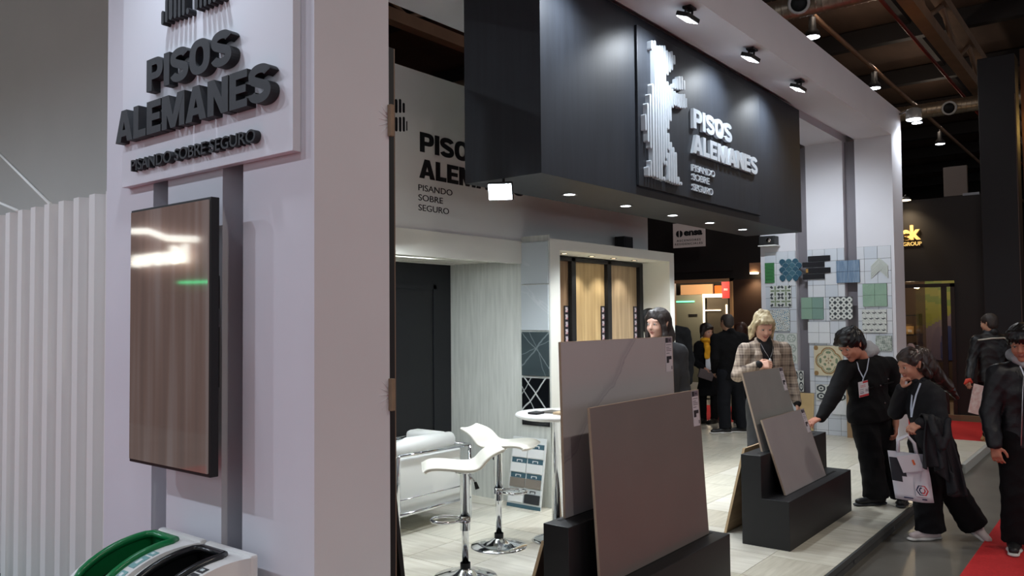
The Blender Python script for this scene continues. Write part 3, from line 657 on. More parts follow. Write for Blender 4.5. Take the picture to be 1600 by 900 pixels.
for nm, m, a, b, c, d, z0, z1, lb in (('sample_tile', mat('tan_sample', (170, 148, 118), .5), 4.83, 5.06, 3.30, 3.44, 1.039, 1.058, 'tan tile sample lying on the bar table'), ('eyeglass_case', BLACK, 4.74, 4.84, 3.52, 3.60, 1.039, 1.055, 'small black case on the bar table'), ('brochure', mat('brochure_dark', (70, 66, 60), .4), 4.86, 5.04, 3.47, 3.60, 1.039, 1.045, 'dark brochure lying open on the bar table')):
    o = box(nm, m, a, b, c, d, z0, z1, bev=.003); tag(o, lb, nm.split('_')[0])
# sofa
SOFA = mat('white_leather', (216, 218, 214), .42, bump=.06, bscale=9)
t = thing('armchair', 'white leather armchair cradled in a chrome tube frame inside the alcove', 'armchair', (4.66, 4.85, .1))
x0, x1, y0, y1 = 4.25, 5.06, 4.45, 5.20
for nm, a in (('arm_cushion', (x0+.03, x1-.06, y0+.03, y0+.19, .24, .70)), ('arm_cushion', (x0+.03, x1-.06, y1-.19, y1-.03, .24, .70)), ('back_cushion', (x1-.2, x1-.04, y0+.19, y1-.19, .40, .80)), ('seat_cushion', (x0+.03, x1-.2, y0+.19, y1-.19, .24, .50))):
    B().box(*a, .035).build(nm, SOFA, t, smooth=True)
B().tube([(x0+.03, y0+.11, .735), (x0+.2, y0+.11, .75), (x1-.1, y0+.13, .75)], [.05, .075, .06], 12).build('arm_roll', SOFA, t)
r = .014
for y in (y0, y1):
    B().tube([(x0, y, .10), (x0, y, .70), (x0+.01, y, .712), (x1, y, .705)], r, 10).build('frame_tube', CHROME, t)
    B().tube([(x1, y, .705), (x1, y, .10)], r, 10).build('leg', CHROME, t)
    B().tube([(x0, y, .27), (x1, y, .27)], r, 10).build('lower_tube', CHROME, t); B().tube([(x0, y, .38), (x1, y, .38)], .006, 8).build('thin_rail', CHROME, t)
B().tube([(x0, y0, .27), (x0, y1, .27)], r, 10).build('cross_tube', CHROME, t); B().tube([(x1, y0, .70), (x1, y1, .70)], r, 10).build('cross_tube', CHROME, t)
# sample board leaning on the clad wall
t = thing('sample_board', 'white sample board with rows of tile chips leaning on the clad wall', 'display board', (5.62, 4.28, .1))
o = Vector((5.575, 4.475, .101)); ux = Vector((0, -1, 0)); uy = Vector((.105, .075*0, .60)).normalized(); un = ux.cross(uy)
if un.x > 0: un = -un
obox(B(), o, ux, uy, un, 0, .365, 0, .605, -.012, 0).build('board', mat('board_white', (214, 218, 216), .5), t)
TE = mat('teal_band', (64, 96, 108), .45); DK = mat('chip_dark', (44, 46, 50), .4); TP = mat('chip_taupe', (128, 120, 110), .4); WH = mat('chip_white', (224, 226, 224), .35)
for r_, row in enumerate(((WH, DK), (TP, TP), (WH, WH), (WH, WH))):
    v0 = .045+r_*.128
    for c_ in (0, 1):
        u0 = .015+c_*.172
        obox(B(), o, ux, uy, un, u0, u0+.162, v0, v0+.078, 0, .012, .002).build('chip', row[c_], t)
        s = obox(B(), o, ux, uy, un, u0, u0+.162, v0+.080, v0+.122, 0, .003).build('caption_band', TE if r_ else mat('band_pale', (190, 196, 196), .5), t)
        bb = B(); obox(bb, o, ux, uy, un, u0+.052, u0+.112, v0+.102, v0+.108, .003, .005); obox(bb, o, ux, uy, un, u0+.052, u0+.06, v0+.088, v0+.102, .003, .005); obox(bb, o, ux, uy, un, u0+.104, u0+.112, v0+.088, v0+.102, .003, .005); bb.build('bracket_mark', WH if r_ else DK, s)
obox(B(), o, ux, uy, un, .0, .365, 0, .03, 0, .002).build('foot_band', TE, t)

# ---------------------------------------------------------------- tile wall: white tiles and the mounted samples
TW = [mat('white_wall_tile_%d' % i, c, .22) for i, c in enumerate(((204, 210, 218), (198, 205, 214), (210, 214, 220)))]
tmesh = {}
zr = [.1]+[2.655-.166*i for i in range(15, -1, -1)]; zr = [z for z in zr if z >= .1]
for (a, b), cs in (((3.89, 4.335), (4.335, 4.171, 4.0, 3.895)), ((3.23, 3.73), (3.728, 3.658, 3.493, 3.324, 3.232)), ((2.6, 3.07), (3.068, 2.975, 2.808, 2.641))):
    for y1, y0 in zip(cs, cs[1:]):
        for z0, z1 in zip(zr, zr[1:]):
            if z1-z0 < .03: continue
            k = (round(y1-y0, 3), round(z1-z0, 3), random.randrange(3))
            if k not in tmesh:
                q = B().box(-.008, 0, .002, k[0]-.002, .002, k[1]-.002); me = bpy.data.meshes.new('tile'); q.bm.to_mesh(me); q.bm.free(); me.materials.append(TW[k[2]]); tmesh[k] = me
            ob = bpy.data.objects.new('tile', tmesh[k]); COL.objects.link(ob); ob.parent = wr; ob.location = (11.4195, y0, z0)
    B().box(11.4185, 11.4205, cs[-1], cs[0], .1, 2.655).build('grout_bed', GROUT, wr)
XS = 11.4105
def sample(label, y1, y0, z1, z0, name='tile_sample'):
    t = thing(name, label, 'tile sample', (XS, (y0+y1)/2, (z0+z1)/2), group='tile samples on the white tiled wall'); return t
def grid4(label, y1, z1, m, n=2, s=.305, gap=.003):
    t = sample(label, y1, y1-s, z1, z1-s); k = s/n
    for i in range(n):
        for j in range(n): B().box(XS-.018, XS-.002, y1-(i+1)*k+gap/2, y1-i*k-gap/2, z1-(j+1)*k+gap/2, z1-j*k-gap/2, .0015).build('tile', m[(i+j*n) % len(m)] if isinstance(m, list) else m, t)
    B().box(XS-.004, XS, y1-s, y1, z1-s, z1).build('backing', mat('sample_backing', (60, 62, 64), .7), t)
    return t
def patt(label, y1, z1, fn, inks, s=.305, sh=None, n=48, tiles=2):
    """four printed tiles, each with its own print"""
    sh = sh or s; t = sample(label, y1, y1-s, z1, z1-sh)
    B().box(XS-.010, XS, y1-s, y1, z1-sh, z1, .001).build('backing', mat('sample_backing', (60, 62, 64), .7), t)
    ku, kv = s/tiles, sh/tiles
    for i in range(tiles):
        for j in range(tiles):
            p = B().box(XS-.018, XS-.010, y1-(i+1)*ku+.0008, y1-i*ku-.0008, z1-(j+1)*kv+.0008, z1-j*kv-.0008).build('tile', inks[0], t)
            printed('tile_print', (lambda u, v, i=i, j=j: fn((i+u)/tiles, 1-(j+1-v)/tiles)), n//tiles, n//tiles, (XS-.0185, y1-i*ku-.001, z1-(j+1)*kv+.001), (0, -1, 0), (0, 0, 1), ku-.002, kv-.002, inks, p)
    return t
GRN = mat('green_glaze', (54, 116, 66), .25); TEAL = mat('teal_glaze', (44, 84, 104), .2); BKB = mat('black_glaze', (24, 25, 30), .25)
t = sample('green tile stack of narrow horizontal strips', 4.332, 4.197, 2.502, 2.21)
for k in range(6): B().box(XS-.016, XS, 4.197, 4.332, 2.21+k*.0487, 2.21+k*.0487+.0467, .001).build('strip_tile', GRN, t)
t = sample('teal fish-scale tile sample', 4.125, 3.85, 2.547, 2.235)
for r_ in range(5):
    for c_ in range(3):
        yc = 4.075-c_*.092-(.046 if r_ % 2 else 0); zc = 2.50-r_*.056
        pts = [(XS-.006-.0015*(4-r_)*0, yc+.045*math.cos(a), zc+.045*math.sin(a)) for a in [PI*k/8 for k in range(9)]]+[(XS-.006, yc-.030, zc-.03), (XS-.006, yc, zc-.055), (XS-.006, yc+.030, zc-.03)]
        B().poly(pts, (-.010-.0012*(r_ % 2), 0, 0)).build('scale_tile', mat('teal_glaze_%d' % (c_ % 2), ((44, 84, 104), (60, 100, 116))[c_ % 2], .2), t)
        B().tube([(XS-.0175, p[1], p[2]) for p in pts[:9]], .0022, 5).build('scale_edge', mat('pale_teal_edge', (150, 176, 184), .4), t)
t = sample('staggered black brick tile sample', 3.79, 3.41, 2.565, 2.24)
for k, (a, b) in enumerate(((3.715, 3.412), (3.79, 3.49), (3.74, 3.412), (3.79, 3.49))): B().box(XS-.022, XS, b, a, 2.492-k*.083, 2.565-k*.083, .002).build('brick', BKB, t)
B().box(XS-.025, XS-.022, 3.712, 3.742, 2.335, 2.39).build('warm_reflex', mat('warm_reflex_tint', (196, 150, 84), .3, .6), t)  # warm reflection on the black bricks, painted as a small plate
grid4('blue-grey streaked four tile sample', 3.336, 2.483, mat('blue_grey_streak', (98, 122, 148), .25, rgb2=(134, 154, 176), scale=8, stretch=(1, 5, .7), detail=6))
t = sample('white chevron strip tile sample', 2.892, 2.677, 2.508, 2.201)
CV = mat('chevron_white', (196, 202, 196), .4)
for k in range(8):
    z = 2.50-.022*k
    for s in (-1, 1):
        a = (XS, 2.785, z); b_ = (XS, 2.785+s*.105, z-.105); B().poly([a, b_, (XS, b_[1], b_[2]-.018), (XS, a[1], a[2]-.018)], (-.014, 0, 0)).build('chevron_strip', CV, t)
INKA = [mat('print_white', (206, 210, 206), .4), mat('print_dark', (52, 58, 64), .4), mat('print_olive', (118, 134, 106), .4), mat('print_blue', (84, 124, 148), .4), mat('print_cream', (208, 198, 170), .4), mat('print_gold', (146, 116, 74), .4), mat('print_sage', (160, 172, 164), .4)]
def fr(x): return x-math.floor(x)
def p_star(u, v):
    x, y = fr(u*2)-.5, fr(v*2)-.5; r = math.hypot(x, y); a = math.atan2(y, x)
    if r < .40*abs(math.cos(2*a))**3+.06: return 2
    cx, cy = abs(x)-.5, abs(y)-.5; r2 = math.hypot(cx, cy); a2 = math.atan2(cy, cx)
    if .10 < r2 < .32*abs(math.sin(2*a2))+.06: return 1
    return 0
def p_circ(u, v):
    x, y = fr(u*4)-.5, fr(v*4)-.5; r = math.hypot(x, y); r2 = math.hypot(abs(x)-.5, abs(y)-.5)
    return 1 if r < .17 or (r > .40 and r2 < .34 and (abs(abs(x)-.5)+abs(abs(y)-.5)) < .36) else 0
def p_flor(u, v):
    s = math.sin(u*31+3*math.sin(v*17))*math.sin(v*29+2.6*math.sin(u*19)); return 3 if s > .45 else (1 if s < -.72 else 0)
def p_leaf(u, v):
    x, y = fr(u*4+.5*math.floor(v*4))-.5, fr(v*4)-.5; d = abs(y-.9*x*x+.1); return 1 if d < .13*(1-min(1, abs(x)*2)) or (abs(x+y-.28) < .05 and x > 0) else (6 if abs(x-y) < .06 and x < 0 else 0)
def p_quat(u, v):
    x, y = u*2-1, v*2-1; c = min(math.hypot(abs(x)-.36, y), math.hypot(x, abs(y)-.36))
    if abs(c-.50) < .05 and max(abs(x), abs(y)) < .95: return 5
    if abs(c-.40) < .025: return 2
    if c < .40 and (math.sin(14*math.hypot(x, y))*math.cos(4*math.atan2(y, x)) > .35): return 5 if math.hypot(x, y) < .25 else 2
    if c > .55 and math.hypot(abs(x)-.85, abs(y)-.85) < .16: return 5
    return 4
def p_grey(u, v):
    x, y = fr(u*2)-.5, fr(v*3)-.5; r = math.hypot(x, y); return 6 if abs(r-.36) < .06 or (r < .28 and math.sin(5*math.atan2(y, x)) > .2 and r > .08) else 0
def p_retro(u, v):
    x, y = fr(u*3)-.5, fr(v*2)-.5; r = math.hypot(x, y); return 1 if abs(r-.36) < .09 or r < .12 else 0
patt('sage and charcoal star patterned four tile sample', 4.262, 2.170, p_star, INKA)
grid4('glossy sage green four tile sample', 3.823, 1.991, [mat('sage_glaze_a', (134, 164, 146), .2), mat('sage_glaze_b', (122, 152, 142), .2)])
patt('black and white circle patterned tile sample', 3.438, 1.988, p_circ, INKA)
grid4('pale green hammered glossy four tile sample', 3.002, 2.156, mat('hammered_green', (142, 172, 152), .08, bump=.9, bscale=40, var=.05))
patt('blue floral sprig patterned tile sample behind the plaid blazer', 4.291, 1.827, p_flor, INKA)
patt('grey leaf patterned tile sample near the outer edge', 3.015, 1.811, p_leaf, INKA)
grid4('plain white four tile sample', 3.736, 1.651, mat('plain_white_tile', (218, 222, 226), .2), s=.298)
patt('cream quatrefoil patterned large tile sample', 3.661, 1.322, p_quat, INKA, .39, .41, 80)
patt('faded grey rosette patterned sample behind the plaid blazer', 4.20, 1.493, p_grey, INKA, .31, .43, 60)
patt('grey-green patterned small sample behind the hood', 2.853, 1.465, p_flor, [INKA[6], INKA[1], INKA[2], INKA[0]], .2, .2, 30)
t = patt('black and white retro patterned sample low on the wall', 3.641, .79, p_retro, INKA, .40, .215, 48)
t = patt('black and white retro sample beside the wooden board', 4.02, .967, p_retro, INKA, .21, .29, 36)
grid4('plain white small square sample low on the wall', 3.435, .589, mat('plain_white_tile', (218, 222, 226), .2), 1, .2)
t = thing('sample_plank', 'pale oak plank sample leaning on the tiled wall', 'board', (11.3, 3.76, .1)); B().poly([(11.385, 3.67, .66), (11.400, 3.67, .66), (11.33, 3.67, .1), (11.315, 3.67, .1)], (0, .20, 0)).build('plank', WD[1], t)
t = thing('kraft_board', 'tall brown kraft board leaning on the tiled wall', 'board', (11.3, 3.2, .1)); B().poly([(11.385, 3.12, .80), (11.40, 3.12, .80), (11.33, 3.10, .1), (11.315, 3.10, .1)], (0, .12, 0)).build('board', mat('kraft_brown', (150, 124, 92), .7, var=.06, scale=8), t)
t = thing('ceiling_projector', 'small black projector on a pale bracket at the top of the tiled wall', 'projector', (11.35, 4.24, 2.9))
B().box(11.22, 11.40, 4.12, 4.35, 2.745, 2.875, .01).build('case', BLACK, t); B().box(11.22, 11.415, 4.11, 4.36, 2.730, 2.745).build('shelf', WPLAST, t); B().lathe([(0, 0), (.03, 0), (.03, .012), (0, .012)], (11.22, 4.2, 2.81), 16, (-1, 0, 0)).build('lens', MATS['mirror_glass'], t)
# ---------------------------------------------------------------- people: smooth blended bodies meshed with surface nets
def V3(*a): return np.array(a, float)
def unit(v): v = np.asarray(v, float); return v/max(1e-9, np.linalg.norm(v))
class Shape:
    def __init__(s): s.p = []
    def cap(s, a, b, ra, rb=None, k=.02, tag=0, n=None, q=1.0, op=1):
        s.p.append(('c', V3(*a), V3(*b), ra, ra if rb is None else rb, k, tag, None if n is None else unit(n), q, op)); return s
    def ell(s, c, r, A=None, k=.02, tag=0, op=1):
        s.p.append(('e', V3(*c), V3(*r), np.eye(3) if A is None else np.asarray(A, float), 0, k, tag, None, 1, op)); return s
    def chain(s, pts, rs, k=.02, tag=0, n=None, q=1.0):
        for i in range(len(pts)-1): s.cap(pts[i], pts[i+1], rs[i], rs[i+1], k, tag, n, q)
        return s
    def cut(s, p, n, R):
        s.p.append(('h', V3(*p), V3(*p), R, R, 0, -1, unit(n), 1, -1)); return s
    def mesh(s, vox):
        lo = np.full(3, 1e9); hi = -lo; bb = []
        for p in s.p:
            if p[0] in 'ch': r = max(p[3], p[4])*max(1, p[8]); a = np.minimum(p[1], p[2])-r; b = np.maximum(p[1], p[2])+r
            else: r = p[2].max(); a = p[1]-r; b = p[1]+r
            bb.append((a, b))
            if p[9] > 0: lo = np.minimum(lo, a); hi = np.maximum(hi, b)
        lo -= vox*3; hi += vox*3; N = np.ceil((hi-lo)/vox).astype(int)+1
        F = np.full(N, 1.0, np.float32); best = np.full(N, 9.0, np.float32); T = np.zeros(N, np.int16)
        for p, (a, b) in zip(s.p, bb):
            k = p[5]; mg = k+2.5*vox
            i0 = np.clip(np.floor((a-mg-lo)/vox).astype(int), 0, N); i1 = np.clip(np.ceil((b+mg-lo)/vox).astype(int)+1, 0, N)
            if (i1-i0).min() <= 0: continue
            g = np.meshgrid(*[lo[d]+vox*np.arange(i0[d], i1[d]) for d in range(3)], indexing='ij')
            P = np.stack(g, -1).astype(np.float32)
            if p[0] == 'h':
                sl = tuple(slice(i0[d], i1[d]) for d in range(3)); pd_ = P-p[1].astype(np.float32); D = pd_ @ p[7].astype(np.float32); ok = (pd_*pd_).sum(-1) < p[3]**2
                F[sl] = np.where(ok, np.maximum(F[sl], D), F[sl]); continue
            if p[0] == 'c':
                A_, B_ = p[1].astype(np.float32), p[2].astype(np.float32); ab = B_-A_; L = max(1e-9, float(ab @ ab)); pa = P-A_
                t = np.clip((pa @ ab)/L, 0, 1); d = pa-t[..., None]*ab; l2 = (d*d).sum(-1)
                if p[7] is not None: dn = d @ p[7].astype(np.float32); l2 = l2-dn*dn+(dn/p[8])**2
                D = (np.sqrt(np.maximum(l2, 0))-(p[3]+(p[4]-p[3])*t))*(min(1, p[8]) if p[7] is not None else 1)
            else:
                w = (P-p[1].astype(np.float32)) @ p[3].T.astype(np.float32); k0 = np.sqrt(((w/p[2])**2).sum(-1)); k1 = np.sqrt(((w/p[2]**2)**2).sum(-1)); D = k0*(k0-1)/np.maximum(k1, 1e-6)
            sl = tuple(slice(i0[d], i1[d]) for d in range(3)); f = F[sl]
            if p[9] > 0:
                h = np.maximum(k-np.abs(f-D), 0)/max(k, 1e-6); F[sl] = np.minimum(f, D)-h*h*k*.25
                bs = best[sl]; mk = D < bs; best[sl] = np.where(mk, D, bs); T[sl] = np.where(mk, p[6], T[sl])
            else:
                h = np.maximum(k-np.abs(f+D), 0)/max(k, 1e-6); F[sl] = np.maximum(f, -D)+h*h*k*.25
                if p[6] >= 0: T[sl] = np.where(D < vox, p[6], T[sl])
        s8 = F < 0; n0, n1, n2 = N-1
        cnt = np.zeros((n0, n1, n2), np.int8)
        for dx in (0, 1):
            for dy in (0, 1):
                for dz in (0, 1): cnt += s8[dx:dx+n0, dy:dy+n1, dz:dz+n2]
        cells = np.argwhere((cnt > 0) & (cnt < 8)); idx = np.full((n0, n1, n2), -1, np.int32); idx[tuple(cells.T)] = np.arange(len(cells))
        acc = np.zeros((len(cells), 3)); num = np.zeros(len(cells))
        for ax in range(3):
            o1, o2 = [d for d in range(3) if d != ax]
            for u in (0, 1):
                for v in (0, 1):
                    c0 = cells.copy(); c0[:, o1] += u; c0[:, o2] += v; c1 = c0.copy(); c1[:, ax] += 1
                    f0 = F[tuple(c0.T)]; f1 = F[tuple(c1.T)]; m = (f0 < 0) != (f1 < 0)
                    t = np.where(m, f0/np.where(m, f0-f1, 1), 0); q = c0.astype(float); q[:, ax] += t
                    acc[m] += q[m]; num[m] += 1
        Vt = lo+vox*acc/np.maximum(num, 1)[:, None]
        tg = T[tuple(np.clip(np.rint((Vt-lo)/vox).astype(int), 0, N-1).T)]
        Q = []
        for ax in range(3):
            o1, o2 = (ax+1) % 3, (ax+2) % 3
            sa = [slice(1, n) for n in (n0, n1, n2)]; sa[ax] = slice(0, (n0, n1, n2)[ax]); sb = list(sa); sb[ax] = slice(1, (n0, n1, n2)[ax]+1)
            a = s8[tuple(sa)]; b = s8[tuple(sb)]; e = np.argwhere(a != b); 
            if not len(e): continue
            base = e.copy(); base[:, o1] += 1; base[:, o2] += 1; fl = a[tuple(e.T)]
            g = []
            for u, v in ((0, 0), (-1, 0), (-1, -1), (0, -1)):
                c = base.copy(); c[:, o1] += u; c[:, o2] += v; g.append(idx[tuple(c.T)])
            g = np.stack(g, 1); g = np.where(fl[:, None], g, g[:, ::-1]); Q.append(g)
        Q = np.concatenate(Q); Q = Q[(Q >= 0).all(1)]
        return Vt, Q, tg
def sdf_obj(name, sh, vox, mats, parent, fold=0, smooth=1, fscale=1.0, streak=None):
    V, Q, T = sh.mesh(vox)
    for _ in range(smooth):
        A = np.zeros_like(V); c = np.zeros(len(V))
        for i in range(4):
            np.add.at(A, Q[:, i], V[Q[:, (i+1) % 4]]+V[Q[:, (i+3) % 4]]); np.add.at(c, Q[:, i], 2)
        V = .5*V+.5*A/np.maximum(c, 1)[:, None]
    if fold:
        n = np.zeros_like(V); fn = np.cross(V[Q[:, 2]]-V[Q[:, 0]], V[Q[:, 3]]-V[Q[:, 1]])
        for i in range(4): np.add.at(n, Q[:, i], fn)
        n /= np.maximum(np.linalg.norm(n, axis=1), 1e-9)[:, None]
        x, y, z = (V*fscale).T
        if streak == 2: w = np.sin(48*x+20*y+2.5*np.sin(6*z))*.6+np.sin(85*x-30*y+3*np.sin(5*z))*.35+np.sin(9*z+11*x)*.4
        elif streak is None: w = (1-2*np.abs(np.sin(17*z+11*x+3*np.sin(9*y+5*x))))*.5+(1-2*np.abs(np.sin(31*z-17*x+13*y+2*np.sin(15*x))))*.35+np.sin(13*x+17*y-9*z)*.4+np.sin(5*z+7*x+9*y)*.5
        else: w = np.sin(150*x+30*np.sin(6*z)+8*np.sin(40*y))*.5+np.sin(130*y+9*np.sin(9*z)+70*x)*.5+.5*np.sin(60*x-50*y+12*z)
        V = V+n*(fold*w)[:, None]
    me = bpy.data.meshes.new(name); me.vertices.add(len(V)); me.vertices.foreach_set('co', V.astype(np.float32).ravel())
    me.loops.add(len(Q)*4); me.loops.foreach_set('vertex_index', Q.astype(np.int32).ravel())
    me.polygons.add(len(Q)); me.polygons.foreach_set('loop_start', np.arange(0, len(Q)*4, 4, dtype=np.int32))
    me.polygons.foreach_set('use_smooth', np.ones(len(Q), bool))
    me.polygons.foreach_set('material_index', np.clip(T[Q[:, 0]], 0, len(mats)-1).astype(np.int32)); me.update(calc_edges=True); me.validate()
    return link(name, me, mats, parent)

LIPS = mat('lips', (168, 104, 92), .5); BLK = mat('black_wool', (11, 11, 13), .9, spec=.2, var=.2, scale=30, bump=.25, bscale=120)
SOLE = mat('white_sole', (206, 204, 200), .5); SHOEB = mat('black_shoe', (22, 22, 24), .5)
def skin(n, c): return mat('skin_'+n, c, .5, var=.05, scale=14)
def frame(fwd, upv=(0, 0, 1)):
    f = unit(fwd); r = unit(np.cross(f, upv)); u = np.cross(r, f); return r, f, u
def hand(sh, w, d, n, side, curl=.5, tag=0, sc=1.0, point=False):
    """palm and five fingers: d towards the fingers, n out of the back of the hand, side = +1 thumb on d x n side"""
    d = unit(d); n = unit(n-np.dot(n, d)*d); s = np.cross(d, n)*side; w = V3(*w)
    sh.cap(w-d*.03, w+d*.02, .026*sc, .028*sc, .012, tag, n, .75)
    for q in (-.026, -.009, .009, .026): sh.cap(w+d*.015*sc+s*q*.7*sc, w+d*.085*sc+s*q*sc, .013*sc, .0115*sc, .012, tag)
    for i, (q, L) in enumerate(((.028, .070), (.0095, .080), (-.0095, .074), (-.028, .058))):
        c = curl*(.25 if (point and i == 0) else 1)*(1+.12*i); p = w+d*.085*sc+s*q*sc; ang = 0; r = .0088*sc
        for j, fr_ in enumerate((.45, .32, .23)):
            ang += c*(.75, 1, .6)[j]; dirv = d*math.cos(ang)-n*math.sin(ang); p2 = p+dirv*L*fr_*sc+s*q*.06
            sh.cap(p, p2, r, r*.92, .005, tag); p = p2; r *= .93
    p = w+d*.025*sc+s*.024*sc; t1 = unit(d*.62+s*.75-n*.25*curl*2); p1 = p+t1*.038*sc; t2 = unit(d*.85+s*.30-n*.45*curl*2); p2 = p1+t2*.030*sc; p3 = p2+unit(d*.95-n*.3*curl*2)*.022*sc
    sh.cap(p, p1, .013*sc, .011*sc, .010, tag); sh.cap(p1, p2, .0105*sc, .0095*sc, .004, tag); sh.cap(p2, p3, .0095*sc, .008*sc, .004, tag)
def head_shape(sh, c, fwd, upv, neck, female=False, sc=1.0, tag=0, lips=1):
    r, f, u = frame(fwd, upv); A = np.stack([r, f, u]); c = V3(*c)
    def W(x, y, z): return c+sc*(r*x+f*y+u*z)
    E = lambda p, q, k=.02, t=tag, op=1: sh.ell(W(*p), V3(*q)*sc, A, k*sc, t, op)
    E((0, -.012, .040), (.076, .096, .080), .02); E((0, .026, -.025), (.060, .066, .088), .03); E((0, .020, -.055), (.052 if not female else .048, .058, .050), .02)
    E((0, .070, -.098), (.022, .020, .018), .02); E((0, .075, .030), (.052, .018, .014), .015)
    for s in (-1, 1):
        E((s*.031, .100, .004), (.019, .014, .011), .012, -1, -1); E((s*.036, .066, -.030), (.022, .022, .024), .02)
        E((s*.031, .076, .003), (.017, .014, .0135), .004)
        sh.cap(W(s*.073, -.012, -.022), W(s*.080, -.022, .022), .010*sc, .013*sc, .006, tag, r, .6)
    sh.cap(W(0, .090, .012), W(0, .106, -.026), .008*sc, .012*sc, .012*sc, tag); E((0, .100, -.031), (.017, .012, .009), .008)
    E((0, .087, -.058), (.020, .0125, .0055), .004, lips); E((0, .0855, -.0655), (.016, .0125, .0055), .004, lips)
    n = V3(*neck)
    sh.cap(W(0, -.020, -.055), n, .050 if not female else .043, .058 if not female else .050, .03, tag)
    return W, A
def eyes(parent, W, A, sc, closed=False):
    dk = mat('eye_dark', (26, 18, 16), .2); wt = mat('eye_white', (220, 214, 208), .3)
    for s in (-1, 1):
        c = W(s*.031, .0845, .003); b = B()
        b.lathe([(0, .009*sc)]+[(.0095*sc*math.sin(a), .0095*sc*math.cos(a)) for a in (.5, .8, 1.1, 1.57)]+[(0, 0)], c, 12, A[1]); o = b.build('eye', wt, parent, True)
        B().lathe([(0, .0102*sc), (.005*sc, .0095*sc), (.0055*sc, .007*sc), (0, .007*sc)], c, 12, A[1]).build('iris', dk, o, True)
        B().tube([W(s*.018, .0925, .007), W(s*.031, .0965, .0115), W(s*.045, .0895, .006)], .0016*sc, 6).build('eyelash', dk, o, True)
def hair_cap(W, A, sc, vol=1.0, front=.062, low=-.02, k=.012):
    """hair over the skull with the face cut free"""
    sh = Shape()
    sh.ell(W(0, -.018, .052), V3(.088, .106, .088)*sc*vol, A, k); sh.ell(W(0, -.055, -.005), V3(.078, .062, .080)*sc*vol, A, .02)
    return sh
def cut_face(sh, W, A, sc, brow=.045, wide=.062):
    sh.ell(W(0, .125, brow-.115), V3(wide, .095, .115)*sc, A, .008, -1, -1)
    sh.ell(W(0, .04, -.115), V3(.12, .10, .075)*sc, A, .01, -1, -1)
def shoe(parent, ankle, toe, m, sole=SOLE, L=.27, h=.075, name='shoe', pitch=0):
    a = V3(*ankle); d = unit(V3(toe[0], toe[1], 0)); d3 = unit(d*math.cos(pitch)+V3(0, 0, -math.sin(pitch))); u = unit(V3(0, 0, 1)-d3*d3[2]); s = np.cross(d3, u)
    base = a-u*(h-.01) if pitch else V3(a[0], a[1], 0.0)
    heel = base-d3*.06; sh = Shape()
    sh.cap(heel+u*.045+d3*.01, base+d3*.03+u*.055, .040, .042, .02, 0, s, .95).cap(base+d3*.03+u*.045, heel+d3*(L-.05)+u*.036, .042, .034, .03, 0, u, .75).cap(base+u*.05, base+u*.085-d3*.012, .040, .036, .02)
    o = sdf_obj(name, sh, .0075, [m], parent)
    sh = Shape().cap(heel+u*.012, base+d3*.04+u*.012, .040, .040, .01, 0, u, .34).cap(base+d3*.04+u*.012, heel+d3*(L-.035)+u*.012, .042, .040, .02, 0, u, .34)
    sdf_obj('sole', sh, .0075, [sole], o)
def torso_axes(J):
    L = unit(V3(*J['bsh'])-V3(*J['ash'])); N = V3(*J['neck']); P = V3(*J['pel']); upv = unit(N-P); L = unit(L-upv*np.dot(L, upv)); F = np.cross(L, upv); return L, F, upv, N, P
def jacket(J, fat=1.0, hem=.0, sleeve=1.0, flat=.64, k=.022, flare=1.0, a_only=False):
    L, F, upv, N, P = torso_axes(J); H = np.linalg.norm(N-P); sh = Shape()
    a, b = V3(*J['ash']), V3(*J['bsh']); sw = np.linalg.norm(b-a)/2
    c0 = P+V3(0, 0, -hem); c1 = P+upv*H*.30; c2 = P+upv*H*.62; c3 = N-upv*.09
    lo = .150*fat*flare
    sh.cap(c0, c1, lo, .142*fat, .03, 0, F, flat+.06).cap(c1, c2, .142*fat, .160*fat, .03, 0, F, flat+.02).cap(c2, c3, .160*fat, .118*fat, .04, 0, F, flat)
    sh.cap(a*.80+b*.20, a*.20+b*.80, .078*fat, .078*fat, .04, 0).cap(N-upv*.02, N-upv*.09, .066, .09*fat, .03)
    for s in 'ab':
        S, E, Wr = (V3(*J[s+q]) for q in ('sh', 'el', 'wr'))
        sh.cap(S, S*.45+E*.55, .072*sleeve, .060*sleeve, k, 0).cap(S*.45+E*.55, E, .060*sleeve, .056*sleeve, .01, 0).cap(E, Wr, .056*sleeve, .041*sleeve, .012, 0)
    sh.cap(c0, c0-upv*.12, lo, lo*1.02, .03, 0, F, flat+.06); sh.cut(c0-upv*.065, -upv, .30)
    return sh, L, F, upv, N, P
def trousers(J, r0=.100, r1=.075, r2=.075, k=.02, waist=.135):
    sh = Shape(); P = V3(*J['pel']); L, F, upv, N, _ = torso_axes(J); Lh = unit(V3(L[0], L[1], 0))
    if 'hipax' in J: Lh = unit(V3(*J['hipax']))
    Fh = np.cross(Lh, V3(0, 0, 1)); sh.cap(P+V3(0, 0, .06), P-V3(0, 0, .03), waist, waist*1.04, .03, 0, Fh, .72)
    for s, q in (('a', -1), ('b', 1)):
        h = P+Lh*q*.078+V3(0, 0, -.03); kn = V3(*J[s+'kn']); an = V3(*J[s+'an'])
        d = unit(an-kn); sh.cap(h, kn, r0, r1, .03, 0).cap(kn, an+d*.10, r1, r2*1.05, .02, 0).cut(an+d*(-.005), d, r2*1.9)
    return sh
